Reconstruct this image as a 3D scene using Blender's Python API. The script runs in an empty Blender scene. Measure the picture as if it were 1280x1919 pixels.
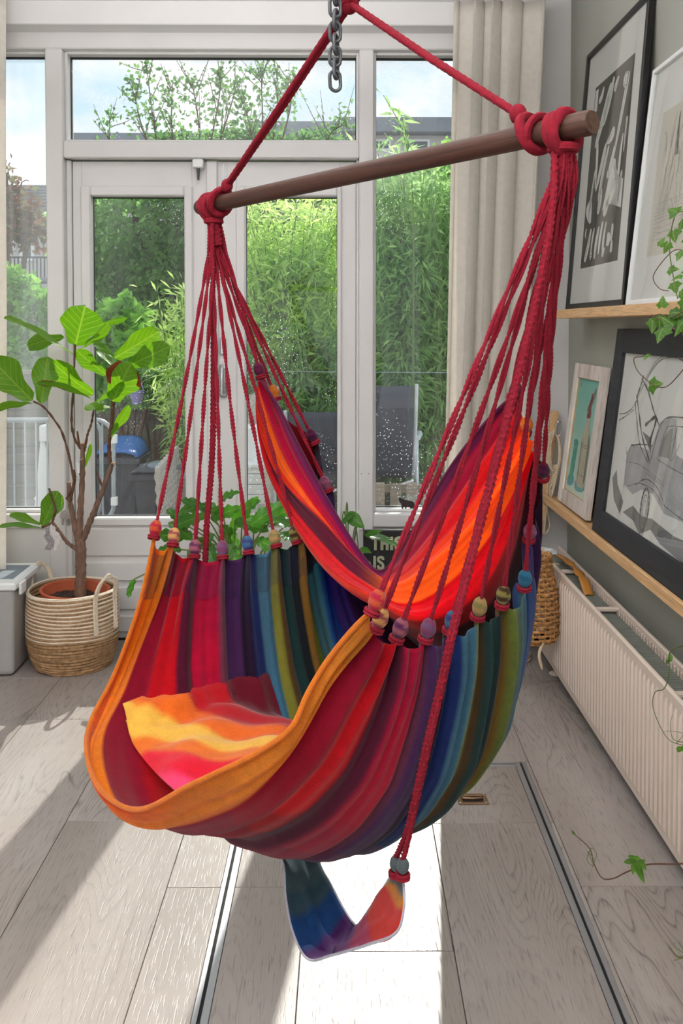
import bpy, bmesh, math, random
import numpy as np
from mathutils import Vector, Matrix
random.seed(7); RNG = np.random.default_rng(11)
C = bpy.context.scene.collection
scene = bpy.context.scene
# ------------------------------------------------------------------ camera
FPX, CX, CY, HC = 1700.0, 640.0, 663.0, 1.42
YAW, PITCH = math.atan(.0106), math.atan(.03)
cam_d = bpy.data.cameras.new('camera'); cam = bpy.data.objects.new('camera', cam_d); C.objects.link(cam)
cam_d.sensor_fit = 'VERTICAL'; cam_d.sensor_height = 36.0; cam_d.lens = FPX/1919*36.0
cam_d.shift_y = -(959.5-CY)/1919; cam_d.shift_x = 0.0
cam_d.clip_start = .05; cam_d.clip_end = 300
cam.location = (0, 0, HC); cam.rotation_euler = (math.pi/2-PITCH, 0, -YAW)
scene.camera = cam
# ------------------------------------------------------------------ world, sun, added fill lights, exposure
vs = scene.view_settings
vs.view_transform = 'Standard'; vs.look = 'None'; vs.gamma = 1; vs.use_curve_mapping = False; vs.exposure = 0.0
scene.cycles.max_bounces = 8; scene.cycles.transparent_max_bounces = 24
scene.cycles.diffuse_bounces = 4; scene.cycles.sample_clamp_indirect = 6
scene.cycles.caustics_reflective = False; scene.cycles.caustics_refractive = False
SKY, SUN_E, SUN_EL, SUN_AZ = 1.08, 4.8, 37.0, 7.8     # azimuth to the right of the window's own direction
w = bpy.data.worlds.new('sky'); scene.world = w; w.use_nodes = True
nt = w.node_tree; nt.nodes.clear()
def wn(t, **k):
    n = nt.nodes.new(t)
    for a, b in k.items(): setattr(n, a, b)
    return n
out = wn('ShaderNodeOutputWorld'); bg = wn('ShaderNodeBackground'); bg.inputs[1].default_value = SKY
tc = wn('ShaderNodeTexCoord'); sep = wn('ShaderNodeSeparateXYZ'); nt.links.new(tc.outputs['Generated'], sep.inputs[0])
add = wn('ShaderNodeMath', operation='ADD'); add.inputs[1].default_value = .35; nt.links.new(sep.outputs[2], add.inputs[0])
mx = wn('ShaderNodeMath', operation='MAXIMUM'); mx.inputs[1].default_value = .05; nt.links.new(add.outputs[0], mx.inputs[0])
dv = wn('ShaderNodeVectorMath', operation='SCALE'); inv = wn('ShaderNodeMath', operation='DIVIDE'); inv.inputs[0].default_value = 1
nt.links.new(mx.outputs[0], inv.inputs[1]); nt.links.new(tc.outputs['Generated'], dv.inputs[0]); nt.links.new(inv.outputs[0], dv.inputs['Scale'])
no = wn('ShaderNodeTexNoise'); no.inputs['Scale'].default_value = 2.6; no.inputs['Detail'].default_value = 7; no.inputs['Roughness'].default_value = .55
nt.links.new(dv.outputs[0], no.inputs['Vector'])
cr = wn('ShaderNodeValToRGB'); cr.color_ramp.elements[0].position = .38; cr.color_ramp.elements[1].position = .52
nt.links.new(no.outputs[0], cr.inputs[0])
gr = wn('ShaderNodeValToRGB'); e = gr.color_ramp.elements
e[0].position = 0; e[0].color = (.88, .95, 1.0, 1); e[1].position = .8; e[1].color = (.28, .54, .88, 1)
x = e.new(.28); x.color = (.60, .82, .98, 1)
nt.links.new(sep.outputs[2], gr.inputs[0])
no2 = wn('ShaderNodeTexNoise'); no2.inputs['Scale'].default_value = 3.4; no2.inputs['Detail'].default_value = 4
mp2 = wn('ShaderNodeVectorMath', operation='ADD'); mp2.inputs[1].default_value = (3.1, 1.7, .2)
nt.links.new(dv.outputs[0], mp2.inputs[0]); nt.links.new(mp2.outputs[0], no2.inputs['Vector'])
cc = wn('ShaderNodeValToRGB'); cc.color_ramp.elements[0].position = .36; cc.color_ramp.elements[0].color = (.66, .73, .80, 1)
cc.color_ramp.elements[1].position = .52; cc.color_ramp.elements[1].color = (1.0, 1.0, 1.0, 1)
nt.links.new(no2.outputs[0], cc.inputs[0])
mixw = wn('ShaderNodeMix', data_type='RGBA'); nt.links.new(cr.outputs[0], mixw.inputs[0]); nt.links.new(gr.outputs[0], mixw.inputs[6]); nt.links.new(cc.outputs[0], mixw.inputs[7])
nt.links.new(mixw.outputs[2], bg.inputs[0]); nt.links.new(bg.outputs[0], out.inputs[0])
sl = bpy.data.lights.new('sun', 'SUN'); sl.energy = SUN_E; sl.angle = math.radians(.55); sl.color = (1, .95, .87)
so = bpy.data.objects.new('sun', sl); C.objects.link(so)
el, az = math.radians(SUN_EL), math.radians(SUN_AZ)
SUN_DIR = Vector((math.sin(az)*math.cos(el), math.cos(az)*math.cos(el), math.sin(el)))
so.rotation_euler = SUN_DIR.to_track_quat('Z', 'Y').to_euler(); so.location = SUN_DIR*20
def area(name, loc, target, sx, sy, power, col=(1, .96, .9)):
    l = bpy.data.lights.new(name, 'AREA'); l.shape = 'RECTANGLE'; l.size = sx; l.size_y = sy; l.energy = power; l.color = col
    o = bpy.data.objects.new(name, l); C.objects.link(o); o.location = loc
    o.rotation_euler = (Vector(loc)-Vector(target)).to_track_quat('Z', 'Y').to_euler(); return o
area('fill_uplight', (-.5, -.6, 2.3), (-.5, -.6, 9), 1.5, 2.2, 225, (1, .99, .975))  # added fill, out of view: bounces off the ceiling to brighten the room
area('fill_uplight', (-.4, 2.4, 2.45), (-.4, 2.4, 9), 1.6, 1.6, 40, (1, .98, .95))  # second added fill, unseen, lifting the ceiling nearer the glass wall
# ------------------------------------------------------------------ pixel rays
_F = Vector((math.sin(YAW)*math.cos(PITCH), math.cos(YAW)*math.cos(PITCH), -math.sin(PITCH)))
_R = Vector((math.cos(YAW), -math.sin(YAW), 0)); _U = _R.cross(_F)
def ray(px, py): return _F + _R*((px-CX)/FPX) - _U*((py-CY)/FPX)
CAM = Vector((0, 0, HC))
def at(px, py, Y): d = ray(px, py); return CAM + d*(Y/d.y)
def atx(px, py, X): d = ray(px, py); return CAM + d*(X/d.x)
def atz(px, py, z): d = ray(px, py); return CAM + d*((z-HC)/d.z)
def atp(px, py, p, n): d = ray(px, py); return CAM + d*((p-CAM).dot(n)/d.dot(n))
# ------------------------------------------------------------------ mesh builder
class MB:
    def __init__(s): s.v = []; s.f = []; s.c = []; s.uv = {}
    def add(s, vs, fs):
        o = len(s.v); s.v += [tuple(p) for p in vs]; s.f += [tuple(i+o for i in f) for f in fs]; return o
    def box(s, lo, hi, ch=.002, M4=None):
        lo = Vector(lo); hi = Vector(hi); c = (lo+hi)/2; h = (hi-lo)/2; h = Vector((abs(h.x), abs(h.y), abs(h.z)))
        ch = min(ch, min(h)*.45); vs = []; idx = {}
        for sx in (-1, 1):
            for sy in (-1, 1):
                for sz in (-1, 1):
                    for a in range(3):
                        p = [sx*h.x, sy*h.y, sz*h.z]
                        for b in range(3):
                            if b != a: p[b] -= (sx, sy, sz)[b]*ch
                        idx[(sx, sy, sz, a)] = len(vs); vs.append(Vector(p)+c)
        fs = []
        def q(*k):
            pts = [vs[idx[i]] for i in k]; n = (pts[1]-pts[0]).cross(pts[2]-pts[0])
            m = sum(pts, Vector())/len(pts)-c
            fs.append([idx[i] for i in (k if n.dot(m) > 0 else k[::-1])])
        for s1 in (-1, 1):
            q((s1,-1,-1,0), (s1,1,-1,0), (s1,1,1,0), (s1,-1,1,0))
            q((-1,s1,-1,1), (1,s1,-1,1), (1,s1,1,1), (-1,s1,1,1))
            q((-1,-1,s1,2), (1,-1,s1,2), (1,1,s1,2), (-1,1,s1,2))
            for s2 in (-1, 1):
                q((s1,s2,-1,0), (s1,s2,1,0), (s1,s2,1,1), (s1,s2,-1,1))
                q((s1,-1,s2,0), (s1,1,s2,0), (s1,1,s2,2), (s1,-1,s2,2))
                q((-1,s1,s2,1), (1,s1,s2,1), (1,s1,s2,2), (-1,s1,s2,2))
                for s3 in (-1, 1): q((s1,s2,s3,0), (s1,s2,s3,1), (s1,s2,s3,2))
        if M4 is not None: vs = [M4 @ p for p in vs]
        s.add(vs, fs)
    def tube(s, pts, r, n=8, cap=True, closed=False, rfun=None):
        P = [Vector(p) for p in pts]; m = len(P)
        R = list(r) if hasattr(r, '__len__') else [r]*m
        T = []
        for i in range(m):
            a = P[(i-1) % m] if (closed or i > 0) else P[i]; b = P[(i+1) % m] if (closed or i < m-1) else P[i]
            t = b-a; T.append(t.normalized() if t.length > 1e-9 else Vector((0, 0, 1)))
        up = Vector((0, 0, 1)) if abs(T[0].z) < .9 else Vector((1, 0, 0))
        N = (up-T[0]*up.dot(T[0])).normalized(); vs = []
        L = 0
        for i in range(m):
            if i: 
                N = N-T[i]*N.dot(T[i]); N = N.normalized() if N.length > 1e-9 else T[i].orthogonal().normalized()
                L += (P[i]-P[i-1]).length
            B = T[i].cross(N)
            for j in range(n):
                a = 2*math.pi*j/n
                rr = R[i]*(rfun(a, L) if rfun else 1)
                vs.append(P[i]+(N*math.cos(a)+B*math.sin(a))*rr)
        fs = []
        for i in range(m if closed else m-1):
            i2 = (i+1) % m
            for j in range(n):
                j2 = (j+1) % n; fs.append((i*n+j, i*n+j2, i2*n+j2, i2*n+j))
        if cap and not closed:
            fs.append(tuple(range(n))[::-1]); fs.append(tuple((m-1)*n+j for j in range(n)))
        s.add(vs, fs)
    def lathe(s, prof, n=32, c=(0, 0, 0), M4=None, fn=None, cap0=True, cap1=True):
        vs = []; c = Vector(c)
        for i, (r, z) in enumerate(prof):
            for j in range(n):
                a = 2*math.pi*j/n; k = fn(a, i) if fn else 1
                p = Vector((r*k*math.cos(a), r*k*math.sin(a), z)); vs.append((M4 @ p if M4 is not None else p)+c)
        fs = []
        for i in range(len(prof)-1):
            for j in range(n):
                j2 = (j+1) % n; fs.append((i*n+j, i*n+j2, (i+1)*n+j2, (i+1)*n+j))
        if cap0 and prof[0][0] > 1e-6: fs.append(tuple(range(n))[::-1])
        m = len(prof)-1
        if cap1 and prof[m][0] > 1e-6: fs.append(tuple(m*n+j for j in range(n)))
        s.add(vs, fs)
    def grid(s, P, flip=False):
        m, n = len(P), len(P[0]); vs = [p for r in P for p in r]; fs = []
        for i in range(m-1):
            for j in range(n-1):
                q = (i*n+j, i*n+j+1, (i+1)*n+j+1, (i+1)*n+j); fs.append(q[::-1] if flip else q)
        return s.add(vs, fs)
    def prism(s, poly, d, M4=None):
        n = len(poly); a = sum(poly[i][0]*poly[(i+1) % n][1]-poly[(i+1) % n][0]*poly[i][1] for i in range(n))
        if a < 0: poly = poly[::-1]
        vs = [Vector((x, y, 0)) for x, y in poly]+[Vector((x, y, d)) for x, y in poly]
        fs = [tuple(range(n))[::-1], tuple(range(n, 2*n))]+[(i, (i+1) % n, n+(i+1) % n, n+i) for i in range(n)]
        if M4 is not None: vs = [M4 @ p for p in vs]
        s.add(vs, fs)
    def ball(s, c, r, n=12, m=8, M4=None, fn=None):
        prof = [(max(1e-4, math.sin(math.pi*i/m)), -math.cos(math.pi*i/m)) for i in range(m+1)]
        S = Matrix.Diagonal((r[0], r[1], r[2])).to_3x3() if hasattr(r, '__len__') else Matrix.Diagonal((r, r, r)).to_3x3()
        R3 = (M4.to_3x3() @ S) if M4 is not None else S
        s.lathe(prof, n, c, R3, fn)
    def build(s, name, mat, parent=None, smooth=True, colors=None, uvs=None, ang=40):
        me = bpy.data.meshes.new(name); me.from_pydata(s.v, [], s.f); me.update()
        return finish(me, name, mat, parent, smooth, colors, uvs, ang)
def finish(me, name, mat, parent=None, smooth=True, colors=None, uvs=None, ang=40):
    if mat is not None: me.materials.append(mat)
    if colors is not None:
        a = me.color_attributes.new('dye', 'FLOAT_COLOR', 'POINT')
        a.data.foreach_set('color', np.asarray(colors, np.float32).reshape(-1))
    if uvs is not None:
        l = me.uv_layers.new(name='UVMap'); vi = np.empty(len(me.loops), np.int32); me.loops.foreach_get('vertex_index', vi)
        l.data.foreach_set('uv', np.asarray(uvs, np.float32)[vi].reshape(-1))
    if smooth:
        me.polygons.foreach_set('use_smooth', [True]*len(me.polygons))
        if ang:
            try: me.set_sharp_from_angle(angle=math.radians(ang))
            except Exception: pass
    o = bpy.data.objects.new(name, me); C.objects.link(o)
    if parent is not None: attach(o, parent)
    return o
def world_of(p):
    M = Matrix.Identity(4)
    while p is not None: M = p.matrix_basis @ M; p = p.parent
    return M
def attach(o, parent): # keep the mesh where it was built (world coordinates)
    o.parent = parent
    if not parent.get('_local'): o.matrix_basis = world_of(parent).inverted()
def tag(o, label, cat, group=None, kind=None):
    o['label'] = label
    if cat: o['category'] = cat
    if group: o['group'] = group
    if kind: o['kind'] = kind
    return o
def thing(name, label, cat, loc=(0, 0, 0), group=None, M4=None):
    o = bpy.data.objects.new(name, None); C.objects.link(o); o.empty_display_size = .05
    if M4 is not None: o.matrix_basis = M4; o['_local'] = 1
    else: o.location = loc
    return tag(o, label, cat, group)
def struct(o): o['kind'] = 'structure'; return o
def stuff(o): o['kind'] = 'stuff'; return o
def fast_mesh(name, V, F):                 # V (n,3), F (m,3|4) numpy
    me = bpy.data.meshes.new(name); n, k = F.shape
    me.vertices.add(len(V)); me.vertices.foreach_set('co', V.astype(np.float32).ravel())
    me.loops.add(n*k); me.loops.foreach_set('vertex_index', F.astype(np.int32).ravel())
    me.polygons.add(n); me.polygons.foreach_set('loop_start', np.arange(0, n*k, k, dtype=np.int32))
    me.update(calc_edges=True); me.validate(); return me
def crom(P, n):                            # smooth resample of a polyline
    P = [Vector(p) for p in P]; out = []; m = len(P)-1
    for k in range(n):
        t = k/(n-1)*m; i = min(int(t), m-1); f = t-i
        p0 = P[max(i-1, 0)]; p1 = P[i]; p2 = P[i+1]; p3 = P[min(i+2, m)]
        out.append(.5*((2*p1)+(p2-p0)*f+(2*p0-5*p1+4*p2-p3)*f*f+(3*p1-p0-3*p2+p3)*f**3))
    return out
def even(P, n):
    P = np.array([tuple(p) for p in P]); d = np.r_[0, np.cumsum(np.linalg.norm(np.diff(P, axis=0), axis=1))]
    t = np.linspace(0, d[-1], n); return np.stack([np.interp(t, d, P[:, i]) for i in range(3)], 1)
def lin(c): # sRGB 0..255 to linear
    return tuple(((x/255)/12.92 if x/255 <= .04045 else (((x/255)+.055)/1.055)**2.4) for x in c)
# ------------------------------------------------------------------ materials
class NT:
    def __init__(s, name):
        s.m = bpy.data.materials.new(name); s.m.use_nodes = True; s.t = s.m.node_tree; s.t.nodes.clear()
        s.out = s.n('ShaderNodeOutputMaterial')
    def n(s, t, ins=None, **k):
        x = s.t.nodes.new(t)
        for a, b in k.items(): setattr(x, a, b)
        for a, b in (ins or {}).items(): s.set(x.inputs[a], b)
        return x
    def set(s, sock, v):
        if isinstance(v, bpy.types.NodeSocket): s.t.links.new(v, sock)
        elif isinstance(v, (tuple, list)) and len(v) == 3 and sock.type == 'RGBA': sock.default_value = (*v, 1)
        else: sock.default_value = v
    def math(s, op, a, b=0.0, c=None):
        x = s.n('ShaderNodeMath', {0: a, 1: b}, operation=op)
        if c is not None: s.set(x.inputs[2], c)
        return x.outputs[0]
    def noise(s, vec, scale, detail=4, rough=.5, dist=0.0): return s.n('ShaderNodeTexNoise', {'Vector': vec, 'Scale': scale, 'Detail': detail, 'Roughness': rough, 'Distortion': dist}).outputs[0]
    def ramp(s, f, stops):
        x = s.n('ShaderNodeValToRGB', {0: f}); e = x.color_ramp.elements
        while len(e) < len(stops): e.new(.5)
        for i, (p, c) in enumerate(stops):
            e[i].position = p; e[i].color = (*c, 1) if len(c) == 3 else c
        return x.outputs[0]
    def mix(s, f, a, b, bt='MIX'):
        return s.n('ShaderNodeMix', {0: f, 6: a, 7: b}, data_type='RGBA', blend_type=bt).outputs[2]
    def coord(s, k='Object', scale=(1, 1, 1), loc=None):
        tc = s.n('ShaderNodeTexCoord').outputs[k]
        mp = s.n('ShaderNodeMapping', {'Vector': tc, 'Scale': scale})
        if loc is not None: s.set(mp.inputs['Location'], loc)
        return mp.outputs[0]
    def bump(s, h, st=.3, d=.002): return s.n('ShaderNodeBump', {'Height': h, 'Strength': st, 'Distance': d}).outputs[0]
    def pbr(s, col, rough=.5, metal=0.0, spec=.5, normal=None, **k):
        p = s.n('ShaderNodeBsdfPrincipled', {'Base Color': col, 'Roughness': rough, 'Metallic': metal, 'Specular IOR Level': spec})
        if normal is not None: s.set(p.inputs['Normal'], normal)
        for a, b in k.items(): s.set(p.inputs[a], b)
        return p.outputs[0]
    def transl(s, sh, col, f, normal=None):
        t = s.n('ShaderNodeBsdfTranslucent', {0: col})
        if normal is not None: s.set(t.inputs[1], normal)
        return s.n('ShaderNodeMixShader', {0: f, 1: sh, 2: t.outputs[0]}).outputs[0]
    def done(s, sh): s.t.links.new(sh, s.out.inputs[0]); return s.m
def plain(name, col, rough=.5, metal=0.0, spec=.5, var=.12, scale=30, bump=0.0, transl=0.0, stretch=(1, 1, 1)):
    t = NT(name); v = t.coord('Object', stretch); n = t.noise(v, scale, 4)
    k = t.ramp(n, [(.3, (1-var,)*3), (.7, (1+var*.5,)*3)]); c = t.mix(1.0, lin(col), k, 'MULTIPLY')
    nb = t.bump(t.noise(v, scale*4, 3), bump) if bump else None
    sh = t.pbr(c, rough, metal, spec, nb)
    if transl: sh = t.transl(sh, c, transl)
    return t.done(sh)
def wood(name, c1, c2, c3, scale=8, along='y', rough=.5, lines=14, bump=.15, stretch=.1):
    t = NT(name); s = {'x': (stretch, 1, 1), 'y': (1, stretch, 1), 'z': (1, 1, stretch)}[along]
    oi = t.n('ShaderNodeObjectInfo').outputs['Random']
    off = t.n('ShaderNodeCombineXYZ', {0: t.math('MULTIPLY', oi, 37.0), 1: t.math('MULTIPLY', oi, 11.0), 2: t.math('MULTIPLY', oi, 5.0)}).outputs[0]
    v = t.coord('Object', s); v = t.n('ShaderNodeVectorMath', {0: v, 1: off}, operation='ADD').outputs[0]
    n1 = t.noise(v, scale*.35, 2, .4); ring = t.math('FRACT', t.math('MULTIPLY', n1, lines))
    ring = t.ramp(ring, [(0, (0,)*3), (.12, (1,)*3), (.7, (.75,)*3), (1, (.1,)*3)])
    fine = t.noise(v, scale*14, 3, .6); big = t.noise(v, scale*.2, 3)
    col = t.mix(big, lin(c1), lin(c2)); col = t.mix(t.math('MULTIPLY', t.math('SUBTRACT', 1.0, ring), .55), col, lin(c3))
    col = t.mix(1.0, col, t.ramp(fine, [(.32, (.72,)*3), (.6, (1.06,)*3)]), 'MULTIPLY')
    tint = t.math('ADD', .9, t.math('MULTIPLY', oi, .2)); cmb = t.n('ShaderNodeCombineColor', {0: tint, 1: tint, 2: tint}).outputs[0]
    col = t.mix(1.0, col, cmb, 'MULTIPLY')
    h = t.math('ADD', t.math('MULTIPLY', ring, .6), fine)
    return t.done(t.pbr(col, rough, 0.0, .5, t.bump(h, bump, .002)))
def floorwood():
    t = NT('grey_oak_plank'); oi = t.n('ShaderNodeObjectInfo').outputs['Random']
    off = t.n('ShaderNodeCombineXYZ', {0: t.math('MULTIPLY', oi, 31.0), 1: t.math('MULTIPLY', oi, 17.0), 2: 0.0}).outputs[0]
    v0 = t.coord('Object'); v0 = t.n('ShaderNodeVectorMath', {0: v0, 1: off}, operation='ADD').outputs[0]
    def sc(x, y): return t.n('ShaderNodeVectorMath', {0: v0, 1: (x, y, 1)}, operation='MULTIPLY').outputs[0]
    n1 = t.noise(sc(3.4, .42), 1.0, 3, .42, .3)
    g = t.math('FRACT', t.math('MULTIPLY', n1, 58.0))
    line = t.ramp(g, [(0, (1,)*3), (.16, (.25,)*3), (.5, (0,)*3), (.9, (.1,)*3), (1, (1,)*3)])
    brk = t.noise(sc(60, 7), 1.0, 3, .6); pres = t.ramp(t.noise(sc(1.2, .8), 1.0, 2), [(.40, (.12,)*3), (.64, (1,)*3)])
    line = t.math('MULTIPLY', line, t.math('MULTIPLY', pres, t.ramp(brk, [(.3, (.25,)*3), (.6, (1,)*3)])))
    pore = t.ramp(t.noise(sc(240, 14), 1.0, 2, .6), [(.30, (1,)*3), (.44, (0,)*3)])
    tone = t.noise(sc(2.2, .5), 1.0, 4, .55)
    col = t.ramp(tone, [(.25, lin((132, 123, 115))), (.5, lin((158, 149, 143))), (.75, lin((179, 173, 168)))])
    crack = t.ramp(t.math('ABSOLUTE', t.math('SUBTRACT', t.noise(sc(1.7, .55), 1.0, 4, .6, .6), .5)), [(0, (1,)*3), (.008, (0,)*3)])
    crack = t.math('MULTIPLY', crack, t.ramp(t.noise(sc(1.1, .9), 1.3, 2), [(.56, (0,)*3), (.64, (1,)*3)]))
    dark = t.math('MINIMUM', t.math('ADD', t.math('MULTIPLY', line, .62), t.math('ADD', t.math('MULTIPLY', pore, .42), t.math('MULTIPLY', crack, .75))), .85)
    col = t.mix(dark, col, lin((62, 57, 55)))
    hgt = t.math('SUBTRACT', 1.0, dark)
    return t.done(t.pbr(col, t.math('ADD', .33, t.math('MULTIPLY', dark, .3)), 0.0, .5, t.bump(hgt, .35, .0012)))
def glassmat(name, dirt, droplets=True, refl=1.1):
    t = NT(name); v = t.coord('Object')
    tr = t.n('ShaderNodeBsdfTransparent', {0: (.97, .985, .98, 1)}).outputs[0]; gl = t.n('ShaderNodeBsdfGlossy', {0: (1, 1, 1, 1), 'Roughness': 0.0}).outputs[0]
    fr = t.n('ShaderNodeFresnel', {0: 1.5}).outputs[0]
    bf = t.n('ShaderNodeNewGeometry').outputs['Backfacing']
    a = t.n('ShaderNodeMixShader', {0: t.math('MULTIPLY', t.math('MINIMUM', t.math('MULTIPLY', fr, refl), 1.0), t.math('SUBTRACT', 1.0, bf)), 1: tr, 2: gl}).outputs[0]
    di = t.n('ShaderNodeBsdfTranslucent', {0: (.9, .95, 1, 1)}).outputs[0]
    st = t.noise(t.coord('Object', (9, 1, .35)), 1.0, 4, .55)
    f = t.math('MULTIPLY', t.ramp(st, [(.35, (.25,)*3), (.7, (1,)*3)]), dirt)
    if droplets:
        vo = t.n('ShaderNodeTexVoronoi', {'Vector': t.coord('Object', (1, 1, .8)), 'Scale': 75.0, 'Randomness': 1.0}).outputs['Distance']
        dots = t.ramp(vo, [(.11, (1,)*3), (.16, (0,)*3)])
        msk = t.ramp(t.noise(v, 2.2, 3), [(.50, (0,)*3), (.62, (1,)*3)])
        f = t.math('MAXIMUM', f, t.math('MULTIPLY', t.math('MULTIPLY', dots, msk), .9))
    return t.done(t.n('ShaderNodeMixShader', {0: f, 1: a, 2: di}).outputs[0])
def clothmat(name, tr=.5, rough=.95):
    t = NT(name); c = t.n('ShaderNodeVertexColor', layer_name='dye').outputs[0]
    v = t.coord('Object'); n = t.noise(v, 900, 2, .6); n2 = t.noise(v, 60, 3)
    c = t.mix(1.0, c, t.ramp(n, [(.3, (.72,)*3), (.7, (1.18,)*3)]), 'MULTIPLY')
    c = t.mix(1.0, c, t.ramp(n2, [(.3, (.92,)*3), (.7, (1.06,)*3)]), 'MULTIPLY')
    sh = t.pbr(c, rough, 0.0, .15, t.bump(n, .25, .0008), **{'Sheen Weight': .5, 'Sheen Roughness': .5, 'Sheen Tint': t.mix(.5, c, (1, 1, 1))})
    ct = t.n('ShaderNodeHueSaturation', {'Saturation': 1.1, 'Value': 1.9, 'Color': c}).outputs[0]
    return t.done(t.transl(sh, ct, tr))
def leafmat(name, c, c_dark, cvein, tr=.55, rough=.35, veins=8):
    t = NT(name); uv = t.n('ShaderNodeTexCoord').outputs['UV']; s = t.n('ShaderNodeSeparateXYZ', {0: uv})
    a = t.math('ABSOLUTE', t.math('SUBTRACT', s.outputs[0], .5)); mid = t.ramp(a, [(.012, (1,)*3), (.03, (0,)*3)])
    sv = t.math('FRACT', t.math('SUBTRACT', t.math('MULTIPLY', s.outputs[1], float(veins)), t.math('MULTIPLY', a, 5.0)))
    side = t.ramp(t.math('ABSOLUTE', t.math('SUBTRACT', sv, .5)), [(.03, (.75,)*3), (.09, (0,)*3)])
    vein = t.math('MAXIMUM', mid, side); n = t.noise(t.coord('Object'), 14, 4)
    oi = t.n('ShaderNodeObjectInfo').outputs['Random']
    col = t.mix(t.math('ADD', t.math('MULTIPLY', n, .6), t.math('MULTIPLY', oi, .4)), lin(c), lin(c_dark)); col = t.mix(t.math('MULTIPLY', vein, .5), col, lin(cvein))
    sh = t.pbr(col, rough, 0.0, .5, t.bump(t.math('SUBTRACT', 1.0, vein), .3, .003))
    ct = t.n('ShaderNodeHueSaturation', {'Hue': .49, 'Saturation': 1.05, 'Value': 1.75, 'Color': col}).outputs[0]
    return t.done(t.transl(sh, ct, tr))
def foliagemat(name, c1, c2, tr=.45, rough=.5):
    t = NT(name); r = t.n('ShaderNodeNewGeometry').outputs['Random Per Island']; c = t.mix(r, lin(c1), lin(c2))
    ct = t.n('ShaderNodeHueSaturation', {'Hue': .495, 'Saturation': 1.0, 'Value': 2.2, 'Color': c}).outputs[0]
    return t.done(t.transl(t.pbr(c, rough, 0.0, .4), ct, tr))
m = {}
m['white_paint'] = plain('white_satin_paint', (224, 222, 222), .42, var=.04, scale=4)
m['white_wall'] = plain('matt_white_wall', (220, 218, 217), .8, var=.04, scale=3, bump=.05)
m['sage_wall'] = plain('sage_grey_wall', (168, 170, 160), .85, var=.06, scale=3, bump=.06)
m['white_wash'] = wood('distressed_white_wood', (232, 224, 216), (222, 212, 204), (168, 130, 104), 12, 'y', .7, 4, .3, .06)
m['ceiling'] = plain('ceiling_paint', (206, 205, 206), .85, var=.03, scale=2)
m['rubber'] = plain('black_gasket', (28, 28, 30), .6)
m['floor'] = floorwood()
m['alu'] = plain('brushed_aluminium', (176, 178, 182), .38, .75, var=.08, scale=60, stretch=(1, .05, 1))
m['groove'] = plain('dark_rubber_groove', (22, 22, 24), .8)
m['glass'] = glassmat('window_glass', .015, True)
m['glass_hazy'] = glassmat('dusty_window_glass', .12, False)
m['glass_clean'] = glassmat('picture_glass', .0, False)
m['rope'] = plain('crimson_cotton_rope', (146, 8, 38), .9, var=.25, scale=160, bump=.4, transl=.12)
m['cloth'] = clothmat('striped_cotton_cloth', .5)
m['cloth_thick'] = clothmat('double_layer_cotton', .3)
m['pillow'] = clothmat('cushion_cotton', .05)
m['bar_wood'] = wood('brown_hardwood', (88, 54, 40), (68, 41, 30), (34, 20, 15), 30, 'x', .5, 12, .15, .06)
m['end_grain'] = plain('dark_end_grain', (84, 58, 44), .6, var=.4, scale=120)
m['bamboo'] = wood('bamboo', (236, 196, 148), (228, 182, 130), (206, 156, 104), 18, 'y', .45, 5, .05, .04)
m['steel'] = plain('galvanised_steel', (96, 98, 102), .55, .6, var=.3, scale=90)
m['galv'] = plain('galvanised_tube', (168, 174, 180), .4, .3, var=.12, scale=20)
m['chrome'] = plain('chrome', (205, 205, 208), .2, 1.0, var=.03)
m['black_paint'] = plain('black_frame_paint', (22, 21, 23), .35, var=.1)
m['charcoal_wood'] = wood('charcoal_stained_wood', (46, 48, 54), (38, 40, 46), (22, 23, 26), 14, 'x', .6, 8, .4, .12)
m['paper'] = plain('white_paper', (222, 219, 216), .8, var=.02, scale=6)
m['paper_cream'] = plain('aged_paper', (206, 198, 186), .8, var=.08, scale=5)
m['ink'] = plain('dark_grey_ink', (66, 61, 60), .75, var=.1, scale=40)
m['pencil'] = plain('graphite', (84, 82, 86), .8, var=.35, scale=60)
m['wash'] = plain('grey_wash', (168, 165, 168), .85, var=.22, scale=12)
m['wash_dark'] = plain('dark_grey_wash', (118, 116, 118), .85, var=.2, scale=12)
m['cream_enamel'] = plain('cream_enamel', (222, 206, 192), .35, var=.03, scale=3)
m['fin'] = plain('grey_green_fin', (120, 124, 116), .5, var=.1)
m['curtain'] = plain('cream_cotton_curtain', (240, 235, 227), .95, var=.05, scale=40, bump=.15, transl=.42)
m['terracotta'] = plain('terracotta', (184, 92, 58), .7, var=.1, scale=20, bump=.05)
m['soil'] = plain('potting_soil', (70, 48, 38), .95, var=.6, scale=110, bump=1.0)
m['bark'] = plain('grey_brown_bark', (126, 98, 82), .85, var=.4, scale=70, bump=.8, stretch=(1, 1, .4))
m['twig'] = plain('brown_twig', (104, 72, 54), .8, var=.35, scale=80, bump=.5)
m['stem'] = plain('green_stem', (96, 120, 52), .6, var=.15)
m['cut_wood'] = plain('pale_cut_wood', (196, 160, 112), .8)
m['fig'] = leafmat('fiddle_leaf', (104, 152, 36), (64, 118, 28), (150, 178, 70), .5, .38, 7)
m['burnt'] = plain('burnt_brown_leaf_edge', (142, 66, 26), .75, var=.3, scale=60, transl=.35)
m['philo'] = leafmat('glossy_green_leaf', (74, 132, 36), (40, 98, 34), (140, 176, 84), .42, .25, 6)
m['ivy'] = leafmat('ivy_leaf', (98, 148, 46), (52, 104, 34), (150, 180, 96), .4, .35, 4)
m['wicker'] = plain('golden_wicker', (190, 140, 84), .6, var=.35, scale=90)
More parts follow.
